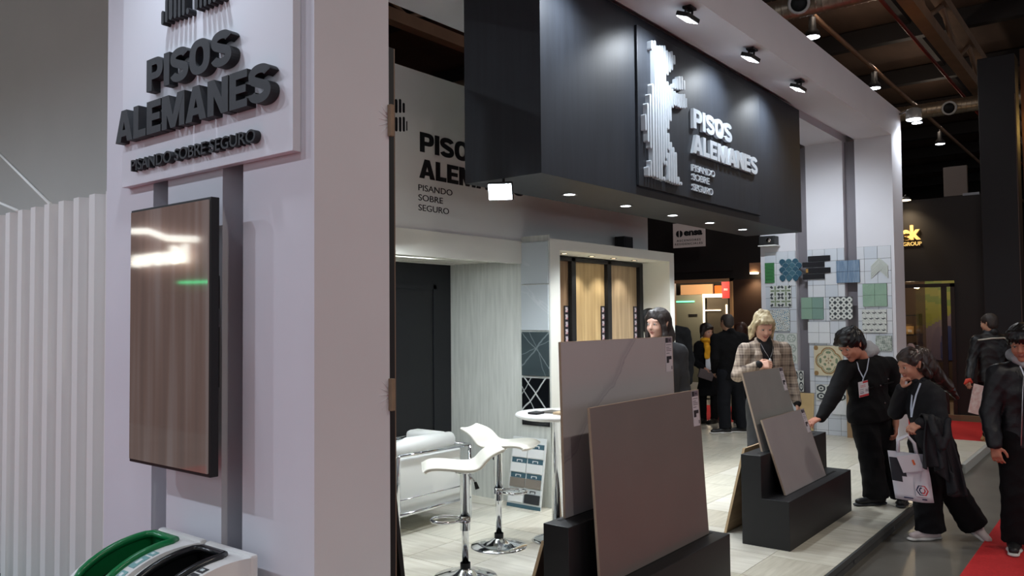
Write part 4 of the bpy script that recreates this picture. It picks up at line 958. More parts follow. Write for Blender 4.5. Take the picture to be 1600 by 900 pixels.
def skeleton(sh, J):
    L, F, upv, N, P = torso_axes(J)
    sh.cap(N-upv*.03, P, .07, .08, .02, 0, F, .7)
    for s, q in (('a', -1), ('b', 1)):
        S, E, Wr = (V3(*J[s+x]) for x in ('sh', 'el', 'wr'))
        sh.cap(N-upv*.06, S, .045, .04, .02).cap(S, E, .042, .035, .01).cap(E, Wr, .035, .026, .01)
        h = P+L*q*.07; sh.cap(h, V3(*J[s+'kn']), .055, .045, .02).cap(V3(*J[s+'kn']), V3(*J[s+'an']), .042, .034, .01)
def fill(J):
    P = J['pel']
    for s, q in (('a', -1), ('b', 1)):
        J.setdefault(s+'kn', (P[0]+q*.085, P[1]-.01, .47)); J.setdefault(s+'an', (P[0]+q*.09, P[1]+.01, .06))
    return J
def strip(pts, w, t, nrm):
    """a flat ribbon along pts"""
    b = B(); nrm = Vector(nrm).normalized(); P = [Vector(p) for p in pts]; bm = b.bm; rows = []
    for i, p in enumerate(P):
        d = (P[min(i+1, len(P)-1)]-P[max(i-1, 0)]).normalized(); s = d.cross(nrm).normalized(); rows.append([bm.verts.new(p+s*w/2+nrm*t), bm.verts.new(p-s*w/2+nrm*t), bm.verts.new(p-s*w/2), bm.verts.new(p+s*w/2)])
    for a, c in zip(rows, rows[1:]):
        for i in range(4): bm.faces.new((a[i], a[(i+1) % 4], c[(i+1) % 4], c[i]))
    bm.faces.new(rows[0][::-1]); bm.faces.new(rows[-1])
    return b
def person(label, root, J, tone, hfwd, hup=(0, 0, 1), female=False, vox=.0065, hs=1.0, hands=None):
    t = bpy.data.objects.new('person', None); J = fill(J)
    sh = Shape(); W_, A = head_shape(sh, J['head'], hfwd, hup, J['neck'], female, hs); skeleton(sh, J)
    for s in 'ab':
        S, E, Wr = (V3(*J[s+x]) for x in ('sh', 'el', 'wr')); d = Wr-E
        h = (hands or {}).get(s, {}); n = h.get('n', V3(1 if s == 'b' else -1, -.3, .2)); hand(sh, Wr, h.get('d', d), V3(*n), h.get('side', 1 if s == 'a' else -1), h.get('curl', .45), 0, h.get('sc', 1.0 if not female else .92), h.get('point', False))
    o = sdf_obj('person', sh, vox, [skin(tone[0], tone[1]), LIPS], None, smooth=2)
    bpy.data.objects.remove(t)
    o.location = root; o.rotation_euler = (0, 0, RZ); tag(o, label, 'person')
    eyes(o, W_, A, hs)
    return o, J, W_, A
def P_(x, y, z): return V3(x, y, z)
# --- dark-haired woman looking over the largest slab
J = dict(head=(-.011,.001,1.583), neck=(.014,.028,1.43), ash=(-.160,.01,1.36), bsh=(.165,.04,1.355), ael=(-.19,.041,1.06), awr=(-.149,-.05,.82), bel=(.20,.071,1.05), bwr=(.15,-.04,.81), pel=(.007,.049,.88))
o, J, W_, A = person('person in charcoal blazer standing behind the largest slab', (5.842,3.097,.1), J, ('fair', (206, 164, 144)), (-.72, -.69, -.02), female=True, hs=.98)
HD = mat('hair_dark_brown', (34, 25, 22), .5, var=.3, scale=40)
sh = hair_cap(W_, A, .98, 1.02); r, f, u = A
for s in (-1, 1): sh.chain([W_(s*.03, .055, .100), W_(s*.066, .050, .055), W_(s*.080, .030, -.02), W_(s*.084, .025, -.09), W_(s*.088, .030, -.19), W_(s*.085, .04, -.29)], [.022, .020, .020, .024, .028, .016], .015)
sh.chain([W_(0, -.09, .02), W_(0, -.10, -.10), W_(0, -.09, -.26)], [.06, .075, .05], .03, 0); sh.ell(W_(0, .130, -.055), V3(.058, .090, .122), A, .006, -1, -1)
sdf_obj('hair', sh, .006, [HD], o, .0012, 1, 1, 1)
sh, L, F, upv, N, P = jacket(J, 1.0, .05); sdf_obj('blazer', sh, .009, [mat('charcoal_blazer', (38, 39, 43), .8, bump=.2, bscale=120)], o, .004)
sdf_obj('trousers', trousers(J), .011, [BLK], o, .003)
for s in 'ab': shoe(o, J[s+'an'], (-.5, -.8), SHOEB)
# --- back of a person half hidden behind the niche
J = dict(head=(-.06,-.004,1.64), neck=(-.016,.003,1.51), ash=(-.192,.006,1.437), bsh=(.150,.006,1.441), ael=(-.233,.017,1.14), awr=(-.221,-.023,.88), bel=(.21,.03,1.13), bwr=(.19,-.02,.87), pel=(-.022,.026,.90))
o, J, W_, A = person('person in black coat half hidden behind the white niche post', (8.80,4.50,.1), J, ('mid', (190, 140, 116)), (.2, .95, -.1), vox=.010)
sh = hair_cap(W_, A, 1, 1.0); cut_face(sh, W_, A, 1, .05); sdf_obj('hair', sh, .009, [HD], o, .002, 1, 1, 1)
sh, *_ = jacket(J, 1.08, .12, 1.1); sdf_obj('coat', sh, .012, [BLK], o, .005); sdf_obj('trousers', trousers(J), .012, [BLK], o, .003)
for s in 'ab': shoe(o, J[s+'an'], (.2, .9), SHOEB)
# --- woman with a yellow scarf
J = dict(head=(-.021,.007,1.40), neck=(-.023,.012,1.26), ash=(-.151,.015,1.19), bsh=(.14,.115,1.185), ael=(-.20,.024,.94), awr=(-.12,-.13,.86), bel=(.167,.124,.93), bwr=(.09,.032,.72), pel=(-.008,.033,.76))
o, J, W_, A = person('person in long black coat with a bright yellow scarf', (11.61,5.32,.1), J, ('mid', (190, 140, 116)), (.35, -.9, -.1), female=True, vox=.010)
sh = hair_cap(W_, A, 1, 1.05); sh.ell(W_(0, .075, .075), (.07, .03, .028), A, .02)
for s in (-1, 1): sh.chain([W_(s*.07, .01, .06), W_(s*.083, -.0, -.02), W_(s*.08, 0, -.11)], [.03, .03, .028], .02)
cut_face(sh, W_, A, 1, .05, .056); sdf_obj('hair', sh, .009, [HD], o, .002, 1, 1, 1)
sh, L, F, upv, N, P = jacket(J, 1.0, .26, 1.05, flare=1.12); sdf_obj('coat', sh, .011, [BLK], o, .005)
YS = mat('yellow_scarf', (226, 160, 22), .8, var=.15, scale=20)
sh = Shape().ell(N+V3(0, -.03, .015), (.105, .105, .05)).cap(N+F*-.09+V3(0, 0, 0), N+V3(-.02, -.14, -.10), .05, .05, .03).cap(N+V3(-.02, -.15, -.10), N+V3(-.03, -.15, -.22), .05, .055, .02, 0, (0, 1, 0), .5); sdf_obj('scarf', sh, .009, [YS], o, .006)
sh = Shape().cap(N+V3(0, -.138, -.22), N+V3(0, -.145, -.38), .055, .065, .02, 0, (0, 1, 0), .4); sdf_obj('blouse', sh, .010, [mat('white_blouse', (206, 210, 216), .7)], o)
sdf_obj('trousers', trousers(J, .085, .06, .055), .012, [BLK], o, .003)
for s in 'ab': shoe(o, J[s+'an'], (-.6, -.6), SHOEB, SHOEB)
hb = B(); obox(hb, V3(*J['awr'])+V3(-.10, -.05, -.13), Vector((.88, 0, -.30)), Vector((.30, 0, .88)), Vector((0, 1, 0)), 0, .24, 0, .15, -.03, .03, .008)
ob = hb.build('handbag', mat('grey_brown_leather', (88, 76, 76), .5), None); ob.location = o.location; ob.rotation_euler = o.rotation_euler; tag(ob, 'grey brown handbag held by the person with the yellow scarf', 'handbag')
# --- balding man in a black coat, seen from behind
J = dict(head=(-.027,.002,1.555), neck=(.007,.007,1.41), ash=(-.185,.01,1.325), bsh=(.205,.06,1.33), ael=(-.215,-.031,1.06), awr=(-.18,.126,.87), bel=(.255,.03,1.05), bwr=(.14,-.13,.85), pel=(.011,.029,.87), akn=(-.075,.042,.45), aan=(-.059,.055,.07), bkn=(.15,.10,.45), ban=(.211,.136,.07))
o, J, W_, A = person('person in black coat and dark trousers standing with back turned beside the yellow scarf', (10.757,4.622,.1), J, ('tan', (188, 142, 116)), (-.35, .93, -.12), vox=.009, hands=dict(b=dict(d=(-.8, -.1, -.5), n=(0, -1, 0), curl=.6)))
sh = Shape(); sh.ell(W_(0, -.018, .038), (.082, .102, .084), A, .01); sh.ell(W_(0, -.05, -.015), (.074, .062, .075), A, .02); cut_face(sh, W_, A, 1, .05, .066); sh.ell(W_(0, -.005, .135), (.058, .072, .042), A, .008, -1, -1)
sdf_obj('hair', sh, .007, [mat('hair_short_dark', (44, 36, 32), .6, var=.3, scale=60)], o, .001, 1)
sh, L, F, upv, N, P = jacket(J, 1.13, .05, 1.12); sh.chain([N+V3(-.05, .02, .03), N+V3(0, -.055, .035), N+V3(.05, .02, .03)], [.035]*3, .02); sdf_obj('coat', sh, .010, [BLK], o, .005)
sdf_obj('trousers', trousers(J, .11, .088, .082, waist=.15), .010, [mat('dark_navy_trousers', (19, 21, 27), .85, spec=.25, bump=.2, bscale=90)], o, .004)
for s, d in (('a', (-.95, -.1)), ('b', (-.9, .1))): shoe(o, J[s+'an'], d, SHOEB, SOLE, .29)
# --- person with dark hair mostly hidden behind the coat
J = dict(head=(-.012,.007,1.40), neck=(-.003,.012,1.25), ash=(-.164,.015,1.18), bsh=(.146,.015,1.178), ael=(-.196,.025,.91), awr=(-.178,.033,.70), bel=(.174,.025,.91), bwr=(.152,.033,.70), pel=(-.008,.033,.76))
o, J, W_, A = person('person mostly hidden between the black coat and the plaid blazer', (11.78,4.85,.1), J, ('mid', (190, 140, 116)), (.3, .9, -.1), female=True, vox=.011)
sh = hair_cap(W_, A, 1, 1.12); cut_face(sh, W_, A, 1, .05); sdf_obj('hair', sh, .009, [mat('hair_reddish_brown', (58, 34, 26), .4, var=.3, scale=40)], o, .003, 1, 1, 1)
sh, *_ = jacket(J, 1.0, .12); sdf_obj('coat', sh, .012, [BLK], o, .005); sdf_obj('trousers', trousers(J), .012, [BLK], o, .003)
for s in 'ab': shoe(o, J[s+'an'], (.3, .9), SHOEB)
# --- blonde woman in a plaid blazer
J = dict(head=(-.042,-.038,1.545), neck=(-.022,.008,1.40), ash=(-.196,.01,1.325), bsh=(.152,.01,1.328), ael=(-.275,-.01,1.10), awr=(-.150,-.19,1.20), bel=(.222,.039,1.075), bwr=(.240,-.07,.87), pel=(-.013,.027,.87))
o, J, W_, A = person('person in brown plaid blazer over black turtleneck, one hand raised to the chest', (7.258,2.757,.1), J, ('fair2', (214, 166, 144)), (.05, -.93, -.36), female=True, vox=.0055, hs=1.02, hands=dict(a=dict(d=(.93, -.30, .12), n=(-.1, -.85, .5), side=-1, curl=.85, sc=1.12), b=dict(d=(.05, -.35, -.93), n=(.75, -.6, .2), side=-1, curl=.5)))
HB = mat('hair_blonde', (150, 132, 100), .45, rgb2=(206, 192, 156), scale=30, stretch=(1, 1, .4), detail=6)
sh = hair_cap(W_, A, 1.02, .96); sh.ell(W_(0, -.025, .100), (.068, .075, .042), A, .02); sh.ell(W_(-.02, -.01, .135), (.03, .03, .022), A, .012); sh.ell(W_(.025, -.02, .138), (.028, .032, .022), A, .012)
for s in (-1, 1): sh.chain([W_(s*.055, .062, .085), W_(s*.076, .040, .045), W_(s*.084, .018, -.02), W_(s*.088, .0, -.08), W_(s*.105, -.01, -.125)], [.016, .016, .017, .018, .008], .01).chain([W_(s*.07, -.03, .03), W_(s*.105, -.02, -.02), W_(s*.108, -.02, -.10)], [.022, .018, .006], .012)
for x in (-.04, -.02, .0, .02, .04): sh.chain([W_(x*.6, .06, .110), W_(x, .092, .085), W_(x*1.25, .100-abs(x)*.4, .056)], [.018, .014, .006], .008)
sh.ell(W_(0, .130, -.055), V3(.060, .088, .100), A, .006, -1, -1)
sdf_obj('hair', sh, .0055, [HB], o, .002, 1, 1, 1)
sh = Shape().cap(V3(*J['neck'])+V3(-.005, -.012, .045), V3(*J['neck'])+V3(0, 0, -.08), .060, .085, .03).cap(V3(*J['neck'])+V3(.0, -.03, -.08), V3(*J['pel'])+V3(0, -.03, .12), .10, .10, .03, 0, (0, 1, 0), .8)
TN = sdf_obj('turtleneck', sh, .008, [mat('black_knit', (16, 16, 18), .9, bump=.3, bscale=150)], o, .002)
sh, L, F, upv, N, P = jacket(J, 1.05, .13, 1.05)
fr2 = -F if F[1] > 0 else F
sh.cap(N+fr2*.16+V3(.0, 0, .06), N+fr2*.16+upv*-.30, .034, .056, .004, -1, fr2, 3.0, -1); sh.cap(N+V3(0, -.05, .10), N+V3(0, -.03, .0), .072, .066, .006, -1, None, 1, -1)
PL = plaid('brown_plaid_wool'); bl = sdf_obj('blazer', sh, .0075, [PL], o, .0035)
for s in (-1, 1):
    sh = Shape().chain([N+V3(s*.062, .02, .03), N+V3(s*.078, -.065, -.02), N+V3(s*.082, -.108, -.12), N+V3(s*.05, -.128, -.28)], [.020, .026, .034, .014], .01, 0, (0, 1, 0), .42); sdf_obj('lapel', sh, .006, [PL], bl, .0)
    e, w = V3(*J[('a' if s < 0 else 'b')+'el']), V3(*J[('a' if s < 0 else 'b')+'wr']); d = unit(w-e); sh = Shape().cap(w-d*.02, w+d*.022, .037, .036, .005); sdf_obj('sleeve_cuff', sh, .006, [MATS['black_knit']], bl)
sh = Shape().ell(N+V3(.005, -.152, -.155), (.014, .008, .017)); pd = sdf_obj('pendant', sh, .004, [mat('pearl_silver', (222, 222, 220), .25, .3)], o)
B().tube([N+V3(-.055, -.075, .0), N+V3(-.035, -.125, -.07), N+V3(.005, -.150, -.145), N+V3(.04, -.125, -.07), N+V3(.055, -.075, .0)], .0022, 6).build('chain', STEEL, pd, True)
sdf_obj('trousers', trousers(J, .105, .085, .08), .010, [mat('dark_grey_trousers', (44, 46, 50), .8)], o, .004)
for s in 'ab': shoe(o, J[s+'an'], (0, -1), SHOEB)

# --- badges on lanyards
BADGE = [mat('badge_white', (222, 220, 226), .4), mat('badge_red', (206, 58, 64), .4), mat('badge_ink', (120, 110, 130), .4)]
def badge_print(u, v):
    if v > .86: return 1 if u > .45 else 0
    if v < .14: return 1
    if .60 < v < .78 and .1 < u < .75: return 1 if int(v*40) % 2 and u > .2 else 0
    if .22 < v < .50: return 2 if (u > .66 and v > .26 and v < .46 and int(u*30+v*24) % 2) or (u < .5 and int(v*26) % 3 == 0 and u > .1) else 0
    return 0
def badge(parent, c, ux, uy, nrm, w=.085, h=.125):
    c, ux, uy, nrm = Vector(c), Vector(ux).normalized(), Vector(uy).normalized(), Vector(nrm).normalized()
    b = B(); b.poly([c+ux*a*w/2+uy*e*h/2 for a, e in ((-1, -1), (1, -1), (1, 1), (-1, 1))], nrm*.003); q = b.build('badge', BADGE[0], parent, True)
    p = printed('badge_print', badge_print, 22, 32, c-ux*w*.49-uy*h*.49+nrm*.0042, ux, uy, w*.98, h*.98, BADGE); p.parent = q
    return q
LAN = mat('lanyard_pale_blue', (186, 196, 214), .6)

# --- youth reaching for the slab
J = dict(head=(-.158,-.075,1.385), neck=(-.015,.005,1.252), ash=(-.200,-.05,1.185), bsh=(.230,.085,1.200), ael=(-.352,-.16,.965), awr=(-.500,-.255,.795), bel=(.305,.115,.92), bwr=(.250,.02,.70), pel=(.050,.07,.80), akn=(.035,.030,.42), aan=(.082,.057,.06), bkn=(.215,.13,.42), ban=(.325,.090,.06))
o, J, W_, A = person('person in black jacket with grey hood leaning to touch the small slab', (7.398,1.932,.1), J, ('tan2', (190, 128, 104)), (-.80, -.42, -.46), (-.30, 0, 1), vox=.0055, hs=1.06, hands=dict(a=dict(d=(-.90, -.25, -.34), n=(-.30, -.2, .93), side=1, curl=.38, point=True), b=dict(d=(-.1, -.3, -.95), n=(.8, -.4, 0), curl=.5)))
HBK = mat('hair_black', (17, 15, 16), .36, var=.4, scale=50)
sh = hair_cap(W_, A, 1.06, 1.10); sh.ell(W_(0, .062, .088), (.075, .045, .036), A, .02); sh.ell(W_(-.03, .095, .068), (.042, .022, .024), A, .012); sh.ell(W_(.035, .092, .066), (.038, .022, .022), A, .012)
for i in range(10):
    a = i*2*PI/10; sh.ell(W_(.055*math.cos(a), -.01+.06*math.sin(a), .112), (.036, .036, .030), A, .008)
for s in (-1, 1): sh.ell(W_(s*.074, -.005, .040), (.018, .045, .034), A, .012)
sh.ell(W_(0, .13, -.062), V3(.066, .092, .11), A, .008, -1, -1); sh.ell(W_(0, .05, -.10), V3(.12, .09, .07), A, .008, -1, -1)
sdf_obj('hair', sh, .0055, [HBK], o, .003, 1, 1, 1)
HOOD = mat('light_grey_fleece', (168, 168, 172), .9, bump=.3, bscale=130)
N = V3(*J['neck'])
sh = Shape().chain([N+V3(-.075, -.055, -.005), N+V3(.03, -.03, .06), N+V3(.095, .04, .085), N+V3(.06, .10, .08), N+V3(-.06, .10, .06), N+V3(-.10, .03, .03)], [.022, .034, .046, .046, .038, .022], .02).chain([N+V3(.04, .0, .10), N+V3(.07, .07, .13), N+V3(.0, .11, .12)], [.026, .034, .03], .02); sdf_obj('hood', sh, .007, [HOOD], o, .004)
sh, L, F, upv, N, P = jacket(J, 1.16, -.005, 1.14, flare=1.20); JK = sdf_obj('jacket', sh, .008, [mat('black_twill', (12, 12, 15), .8, spec=.25, var=.15, scale=25, bump=.25, bscale=140)], o, .0045)
fr2 = -F if F[1] > 0 else F
def onchest(u, v, off=.145): return N+L*u+upv*v+fr2*off
for u, v in ((-.10, -.19), (.115, -.17), (.028, -.21), (.055, -.37), (.085, -.45)):
    B().lathe([(0, .004), (.006, .004), (.008, 0), (0, 0)], onchest(u, v, .130), 10, fr2).build('button', STEEL, JK, True)
for u in (-.10, .115):
    q = B(); obox(q, onchest(u-.055, -.215, .120), L, upv, fr2, 0, .11, 0, .012, 0, .012, .003); q.build('pocket_flap', MATS['black_twill'], JK, True)
bc = V3(-.100, -.158, 1.02)
badge(o, bc, L, upv+L*.03, fr2+V3(0, 0, .1), .098, .132)
for q in (((-.118, -.085, 1.245), (-.125, -.135, 1.18)), ((-.02, -.095, 1.275), (-.06, -.145, 1.18))):
    strip([q[0], q[1], V3(-.098, -.158, 1.11), bc+upv*.068], .010, .003, fr2).build('lanyard', LAN, o, True)
sdf_obj('trousers', trousers(J, .115, .098, .100), .009, [mat('black_wide_trousers', (13, 13, 16), .85, spec=.25, bump=.2, bscale=120)], o, .005)
shoe(o, J['aan'], (-.97, -.22), SHOEB, mat('dark_sole', (44, 46, 50), .6), .28); shoe(o, J['ban'], (-.5, -.85), SHOEB, MATS['dark_sole'], .28)

# --- woman with long hair stepping past, hand at her mouth
J = dict(head=(-.150,.033,1.352), neck=(-.085,.038,1.215), ash=(-.095,.172,1.110), bsh=(-.040,-.095,1.125), ael=(-.205,.19,.965), awr=(-.225,.045,1.165), bel=(-.035,-.165,.89), bwr=(-.215,-.225,.93), pel=(-.005,.036,.77), akn=(-.060,.02,.42), aan=(-.030,.05,.06), bkn=(.135,.04,.40), ban=(.325,.07,.10), hipax=(.35,-.93,0))
o, J, W_, A = person('person in black stepping forward with hand at mouth, carrying a jacket and tote bag', (6.955,1.33,0), J, ('tan3', (196, 142, 118)), (-.93, -.22, -.28), vox=.0055, female=True, hs=.98, hands=dict(a=dict(d=(.06, -.25, .97), n=(-.95, .1, .2), side=1, curl=1.0, sc=.9), b=dict(d=(-.9, -.2, -.35), n=(-.3, -.5, .8), side=1, curl=.8)))
HL = mat('hair_long_dark', (34, 27, 26), .34, rgb2=(74, 60, 55), scale=26, stretch=(1, 1, .3), detail=6)
sh = hair_cap(W_, A, .98, 1.03); sh.chain([W_(0, -.085, .085), W_(0, -.135, .04), W_(0, -.165, -.07), W_(0, -.20, -.16), W_(0, -.27, -.26), W_(0, -.33, -.38)], [.045, .052, .058, .052, .042, .018], .03)
for s in (-1, 1): sh.chain([W_(s*.06, .04, .075), W_(s*.078, .015, .03), W_(s*.074, -.03, -.03), W_(s*.06, -.08, -.10)], [.022, .018, .03, .035], .02)
cut_face(sh, W_, A, .98, .072, .06); sh.ell(W_(.080, -.008, 0), (.03, .026, .035), A, .004, -1, -1); sh.ell(W_(-.080, -.008, 0), (.03, .026, .035), A, .004, -1, -1); sdf_obj('hair', sh, .0055, [HL], o, .003, 1, 1, 1)
sh = Shape().chain([W_(-.07, -.03, .095), W_(0, -.055, .142), W_(.07, -.03, .095)], [.010, .014, .010], .01).ell(W_(.03, -.06, .14), (.02, .018, .018), A); sdf_obj('hair_clip', sh, .005, [mat('mauve_clip', (150, 122, 118), .4)], o)
sh, L, F, upv, N, P = jacket(J, 1.05, .02, 1.12); BN = mat('blue_black_cotton', (15, 17, 24), .8, bump=.2, bscale=120); sdf_obj('sweater', sh, .008, [BN], o, .004)
sh = Shape().chain([N+V3(-.045, -.03, .015), N+V3(-.055, .03, .02), N+V3(0, .075, .03), N+V3(.05, .02, .03), N+V3(0, -.055, .02)], [.022]*5, .02); sdf_obj('collar', sh, .007, [BN], o)
sdf_obj('trousers', trousers(J, .115, .100, .105, waist=.145), .009, [mat('black_wide_trousers', (19, 19, 22), .85)], o, .006)
PK = mat('pale_pink_shoe', (206, 190, 188), .5)
shoe(o, (-.030, .05, .06), (-.97, -.2), PK, SOLE, .255); shoe(o, (.325, .07, .115), (.30, -.6), PK, SOLE, .25, pitch=.55)
for s in (-1, 1): strip([N+V3(-.03, s*.045-.03, .0), N+V3(-.075, -.06+s*.03, -.09), N+V3(-.125, -.12+s*.014, -.19), N+V3(-.15, -.16, -.25)], .012, .003, (-.6, -.8, 0)).build('lanyard', LAN, o, True)
# the jacket over her arm
w = V3(*J['bwr'])+V3(.01, 0, .01); e = V3(*J['bel'])+V3(.05, .02, .0); nu, nv = 44, 36; Vd = []
for j in range(nv+1):
    for i in range(nu+1):
        a_, v = i/nu, j/nv; p = e+(w-e)*a_; ln = .50-.20*a_+.05*math.sin(7*a_)
        if v < .22: q = v/.22*PI*.9; dy, dz = .062*math.cos(q)+.0, .068*math.sin(q)
        else: t_ = (v-.22)/.78; dy, dz = -.064-.025*t_, -.0-ln*t_
        am = max(0, (v-.15))*1.1; wv = math.sin(6.28*2.6*a_+1.1+1.2*v)+.5*math.sin(6.28*5.7*a_+3*v)
        Vd.append((p[0]+am*.030*math.cos(6.28*2.6*a_)+.07*max(0, v-.3)*(1-a_), p[1]+dy-am*.036*wv, p[2]+dz))
Fd = [(j*(nu+1)+i, j*(nu+1)+i+1, (j+1)*(nu+1)+i+1, (j+1)*(nu+1)+i) for j in range(nv) for i in range(nu)]
me = bpy.data.meshes.new('folded_jacket'); me.from_pydata(Vd, [], Fd); me.polygons.foreach_set('use_smooth', [True]*len(Fd)); me.update()
ob = link('folded_jacket', me, mat('navy_black_nylon', (18, 20, 27), .65, bump=.2, bscale=60)); md = ob.modifiers.new('thick', 'SOLIDIFY'); md.thickness = .014
sh = Shape().chain([w+V3(.02, -.095, .05), w+V3(.025, -.135, -.06), w+V3(.06, -.15, -.16), w+V3(.10, -.14, -.10), w+V3(.13, -.12, .03)], [.022, .028, .030, .028, .022], .012); sdf_obj('sleeve_loop', sh, .007, [MATS['navy_black_nylon']], ob, .005)
ob.location = o.location; ob.rotation_euler = o.rotation_euler; tag(ob, 'dark navy jacket draped over the forearm of the person stepping forward', 'jacket')
# tote bag hanging from her wrist
TB = [mat('tote_white', (214, 214, 222), .7), mat('tote_dark', (40, 42, 50), .7), mat('tote_red', (196, 60, 66), .7), mat('tote_navy', (38, 48, 84), .7)]
tb = thing('tote_bag', 'white tote bag with a dark panel and hexagon emblem hanging from a wrist', 'bag', (0, 0, 0)); tb.location = o.location; tb.rotation_euler = o.rotation_euler
C0 = Vector((-.265, -.20, .355)); ux = Vector((.95, -.18, -.10)).normalized(); uy = Vector((-.14, .0, 1)).normalized(); un = ux.cross(uy).normalized()
if un.y > 0: un = -un
q = B(); n = 8; Vb = []
for j in range(n+1):
    for i in range(n+1):
        u, v = i/n-.5, j/n; th = .035*math.sin(PI*(i/n))*(1-.7*v)+.004
        Vb.append((C0+ux*(u*.27)+uy*(v*.36)+un*(th+.006*math.sin(9*u+7*v)), C0+ux*(u*.27)+uy*(v*.36)-un*(th)))
me = bpy.data.meshes.new('pouch'); vs = [p for pr in Vb for p in pr]; F_ = []; K = []
hexf = lambda u, v: max(abs(v), abs(v)*.5+abs(u)*.866)
for j in range(n):
    for i in range(n):
        a = (j*(n+1)+i)*2; c = a+2; d = a+(n+1)*2; e_ = d+2; F_ += [(a, c, e_, d), (a+1, d+1, e_+1, c+1)]
        K += [1 if (j/n > .30 and j/n < .86 and i/n < .62 and (i/n)*.7+.30 < j/n+.05) else 0, 0]
for j in range(n):
    a = (j*(n+1))*2; d = a+(n+1)*2; F_.append((a, d, d+1, a+1)); K.append(0); a = (j*(n+1)+n)*2; d = a+(n+1)*2; F_.append((a, a+1, d+1, d)); K.append(0)
for i in range(n): a = i*2; F_.append((a, a+1, a+3, a+2)); K.append(0)
me.from_pydata(vs, [], F_); me.polygons.foreach_set('material_index', K); me.polygons.foreach_set('use_smooth', [True]*len(F_)); me.update(); pou = link('pouch', me, TB, tb)
def tote_print(u, v):
    x, y = (u-.5)*2, (v-.5)*2; h = hexf(x, y)
    if .62 < h < .82: return 2 if x > .1 else 3
    if .28 < h < .48: return 2 if x > -.1 and y < .3 else (3 if x < 0 else 0)
    return 0
emb = printed('hexagon_emblem', tote_print, 28, 28, C0+ux*.005+uy*.045+un*.050, ux, uy, .095, .095, TB); emb.parent = pou
bl_ = B(); obox(bl_, C0, ux, uy, un, -.08, .08, .018, .026, .030, .036); bl_.build('small_line_print', TB[3], pou, True)
for s in (.028, -.004):
    top = C0+uy*.36
    B().tube([top-ux*.065+un*s, top-ux*.05+uy*.09+un*s, top+ux*.02+uy*.135+un*s, top+ux*.06+uy*.08+un*s, top+ux*.065+un*s], .010, 8).build('handle', TB[0], tb, True)
q = B(); obox(q, C0+ux*-.06+uy*.21+un*.045, (ux+uy*.25).normalized(), (uy-ux*.25).normalized(), un, 0, .15, 0, .13, 0, .004); fl = q.build('flyer', mat('flyer_paper', (208, 208, 216), .6), tb, True)
q = B(); obox(q, C0+ux*-.06+uy*.21+un*.05, (ux+uy*.25).normalized(), (uy-ux*.25).normalized(), un, .09, .105, .05, .09, 0, .001); q.build('flyer_mark', mat('flyer_orange', (214, 104, 60), .6), fl, True)

# --- youth with a straight fringe at the right edge
J = dict(head=(-.013,-.034,1.522), neck=(.028,.012,1.375), ash=(-.150,.035,1.290), bsh=(.212,.015,1.280), ael=(-.218,.045,1.01), awr=(-.232,-.027,.79), bel=(.285,.026,1.0), bwr=(.235,-.026,.77), pel=(.020,.033,.86), akn=(-.062,.03,.44), aan=(-.045,.08,.06), bkn=(.125,.06,.44), ban=(.168,.111,.06))
o, J, W_, A = person('person in dark bomber jacket with visitor badge on the red carpet at right edge', (6.961,.742,.006), J, ('tan2', (190, 128, 104)), (-.62, -.72, -.30), vox=.0055, hs=1.02, hands=dict(a=dict(d=(.06, -.15, -.98), n=(-.75, -.6, 0), side=-1, curl=.5)))
sh = hair_cap(W_, A, 1.02, 1.05)
for i in range(7): x = (i-3)*.021; sh.chain([W_(x, .07, .10), W_(x*1.05, .098-abs(x)*.35, .066), W_(x*1.08, .103-abs(x)*.5, .030)], [.022, .017, .007], .008)
for s in (-1, 1): sh.ell(W_(s*.078, .01, .03), (.016, .04, .045), A, .012)
sh.ell(W_(0, .14, -.085), V3(.066, .092, .112), A, .006, -1, -1); sh.ell(W_(0, .05, -.11), V3(.12, .10, .07), A, .008, -1, -1)
sdf_obj('hair', sh, .0055, [HBK], o, .002, 1, 1, 1)
N = V3(*J['neck']); sh = Shape().chain([N+V3(-.03, -.09, -.03), N+V3(-.075, -.03, .03), N+V3(-.04, .08, .06), N+V3(.05, .09, .06), N+V3(.08, .0, .03), N+V3(.03, -.09, -.03)], [.022, .030, .038, .038, .030, .022], .02); sdf_obj('hood', sh, .007, [HOOD], o, .003)
sh, L, F, upv, N, P = jacket(J, 1.12, .03, 1.22); JB = sdf_obj('bomber_jacket', sh, .008, [mat('navy_black_satin', (15, 16, 22), .5, var=.1, scale=10, bump=.2, bscale=40)], o, .005)
fr2 = -F if F[1] > 0 else F; fr3 = unit(fr2+L*-.35)
B().tube([(-.045, -.105, 1.335), (-.085, -.140, 1.20), (-.10, -.150, 1.05), (-.115, -.148, .80)], .004, 6).build('zip', mat('zip_metal', (190, 190, 194), .3, .8), JB, True)
sh = Shape().cap(N+fr2*.10+L*.01+upv*-.12, N+fr2*.115+L*.01+upv*-.5, .035, .045, .01, 0, fr2, .5); sdf_obj('hoodie_front', sh, .008, [HOOD], o)
bc = V3(-.045, -.172, 1.06); badge(o, bc, L, upv, fr2, .10, .16)
for s in (-1, 1): strip([(-.01+s*.055, -.085, 1.36), (-.03+s*.03, -.150, 1.25), bc+upv*.08], .010, .003, fr2).build('lanyard', LAN, o, True)
sdf_obj('trousers', trousers(J, .11, .085, .085), .009, [MATS['black_wide_trousers']], o, .005)
shoe(o, J['aan'], (-.55, -.83), SHOEB, SOLE, .28); shoe(o, J['ban'], (-.4, -.9), SHOEB, SOLE, .28)

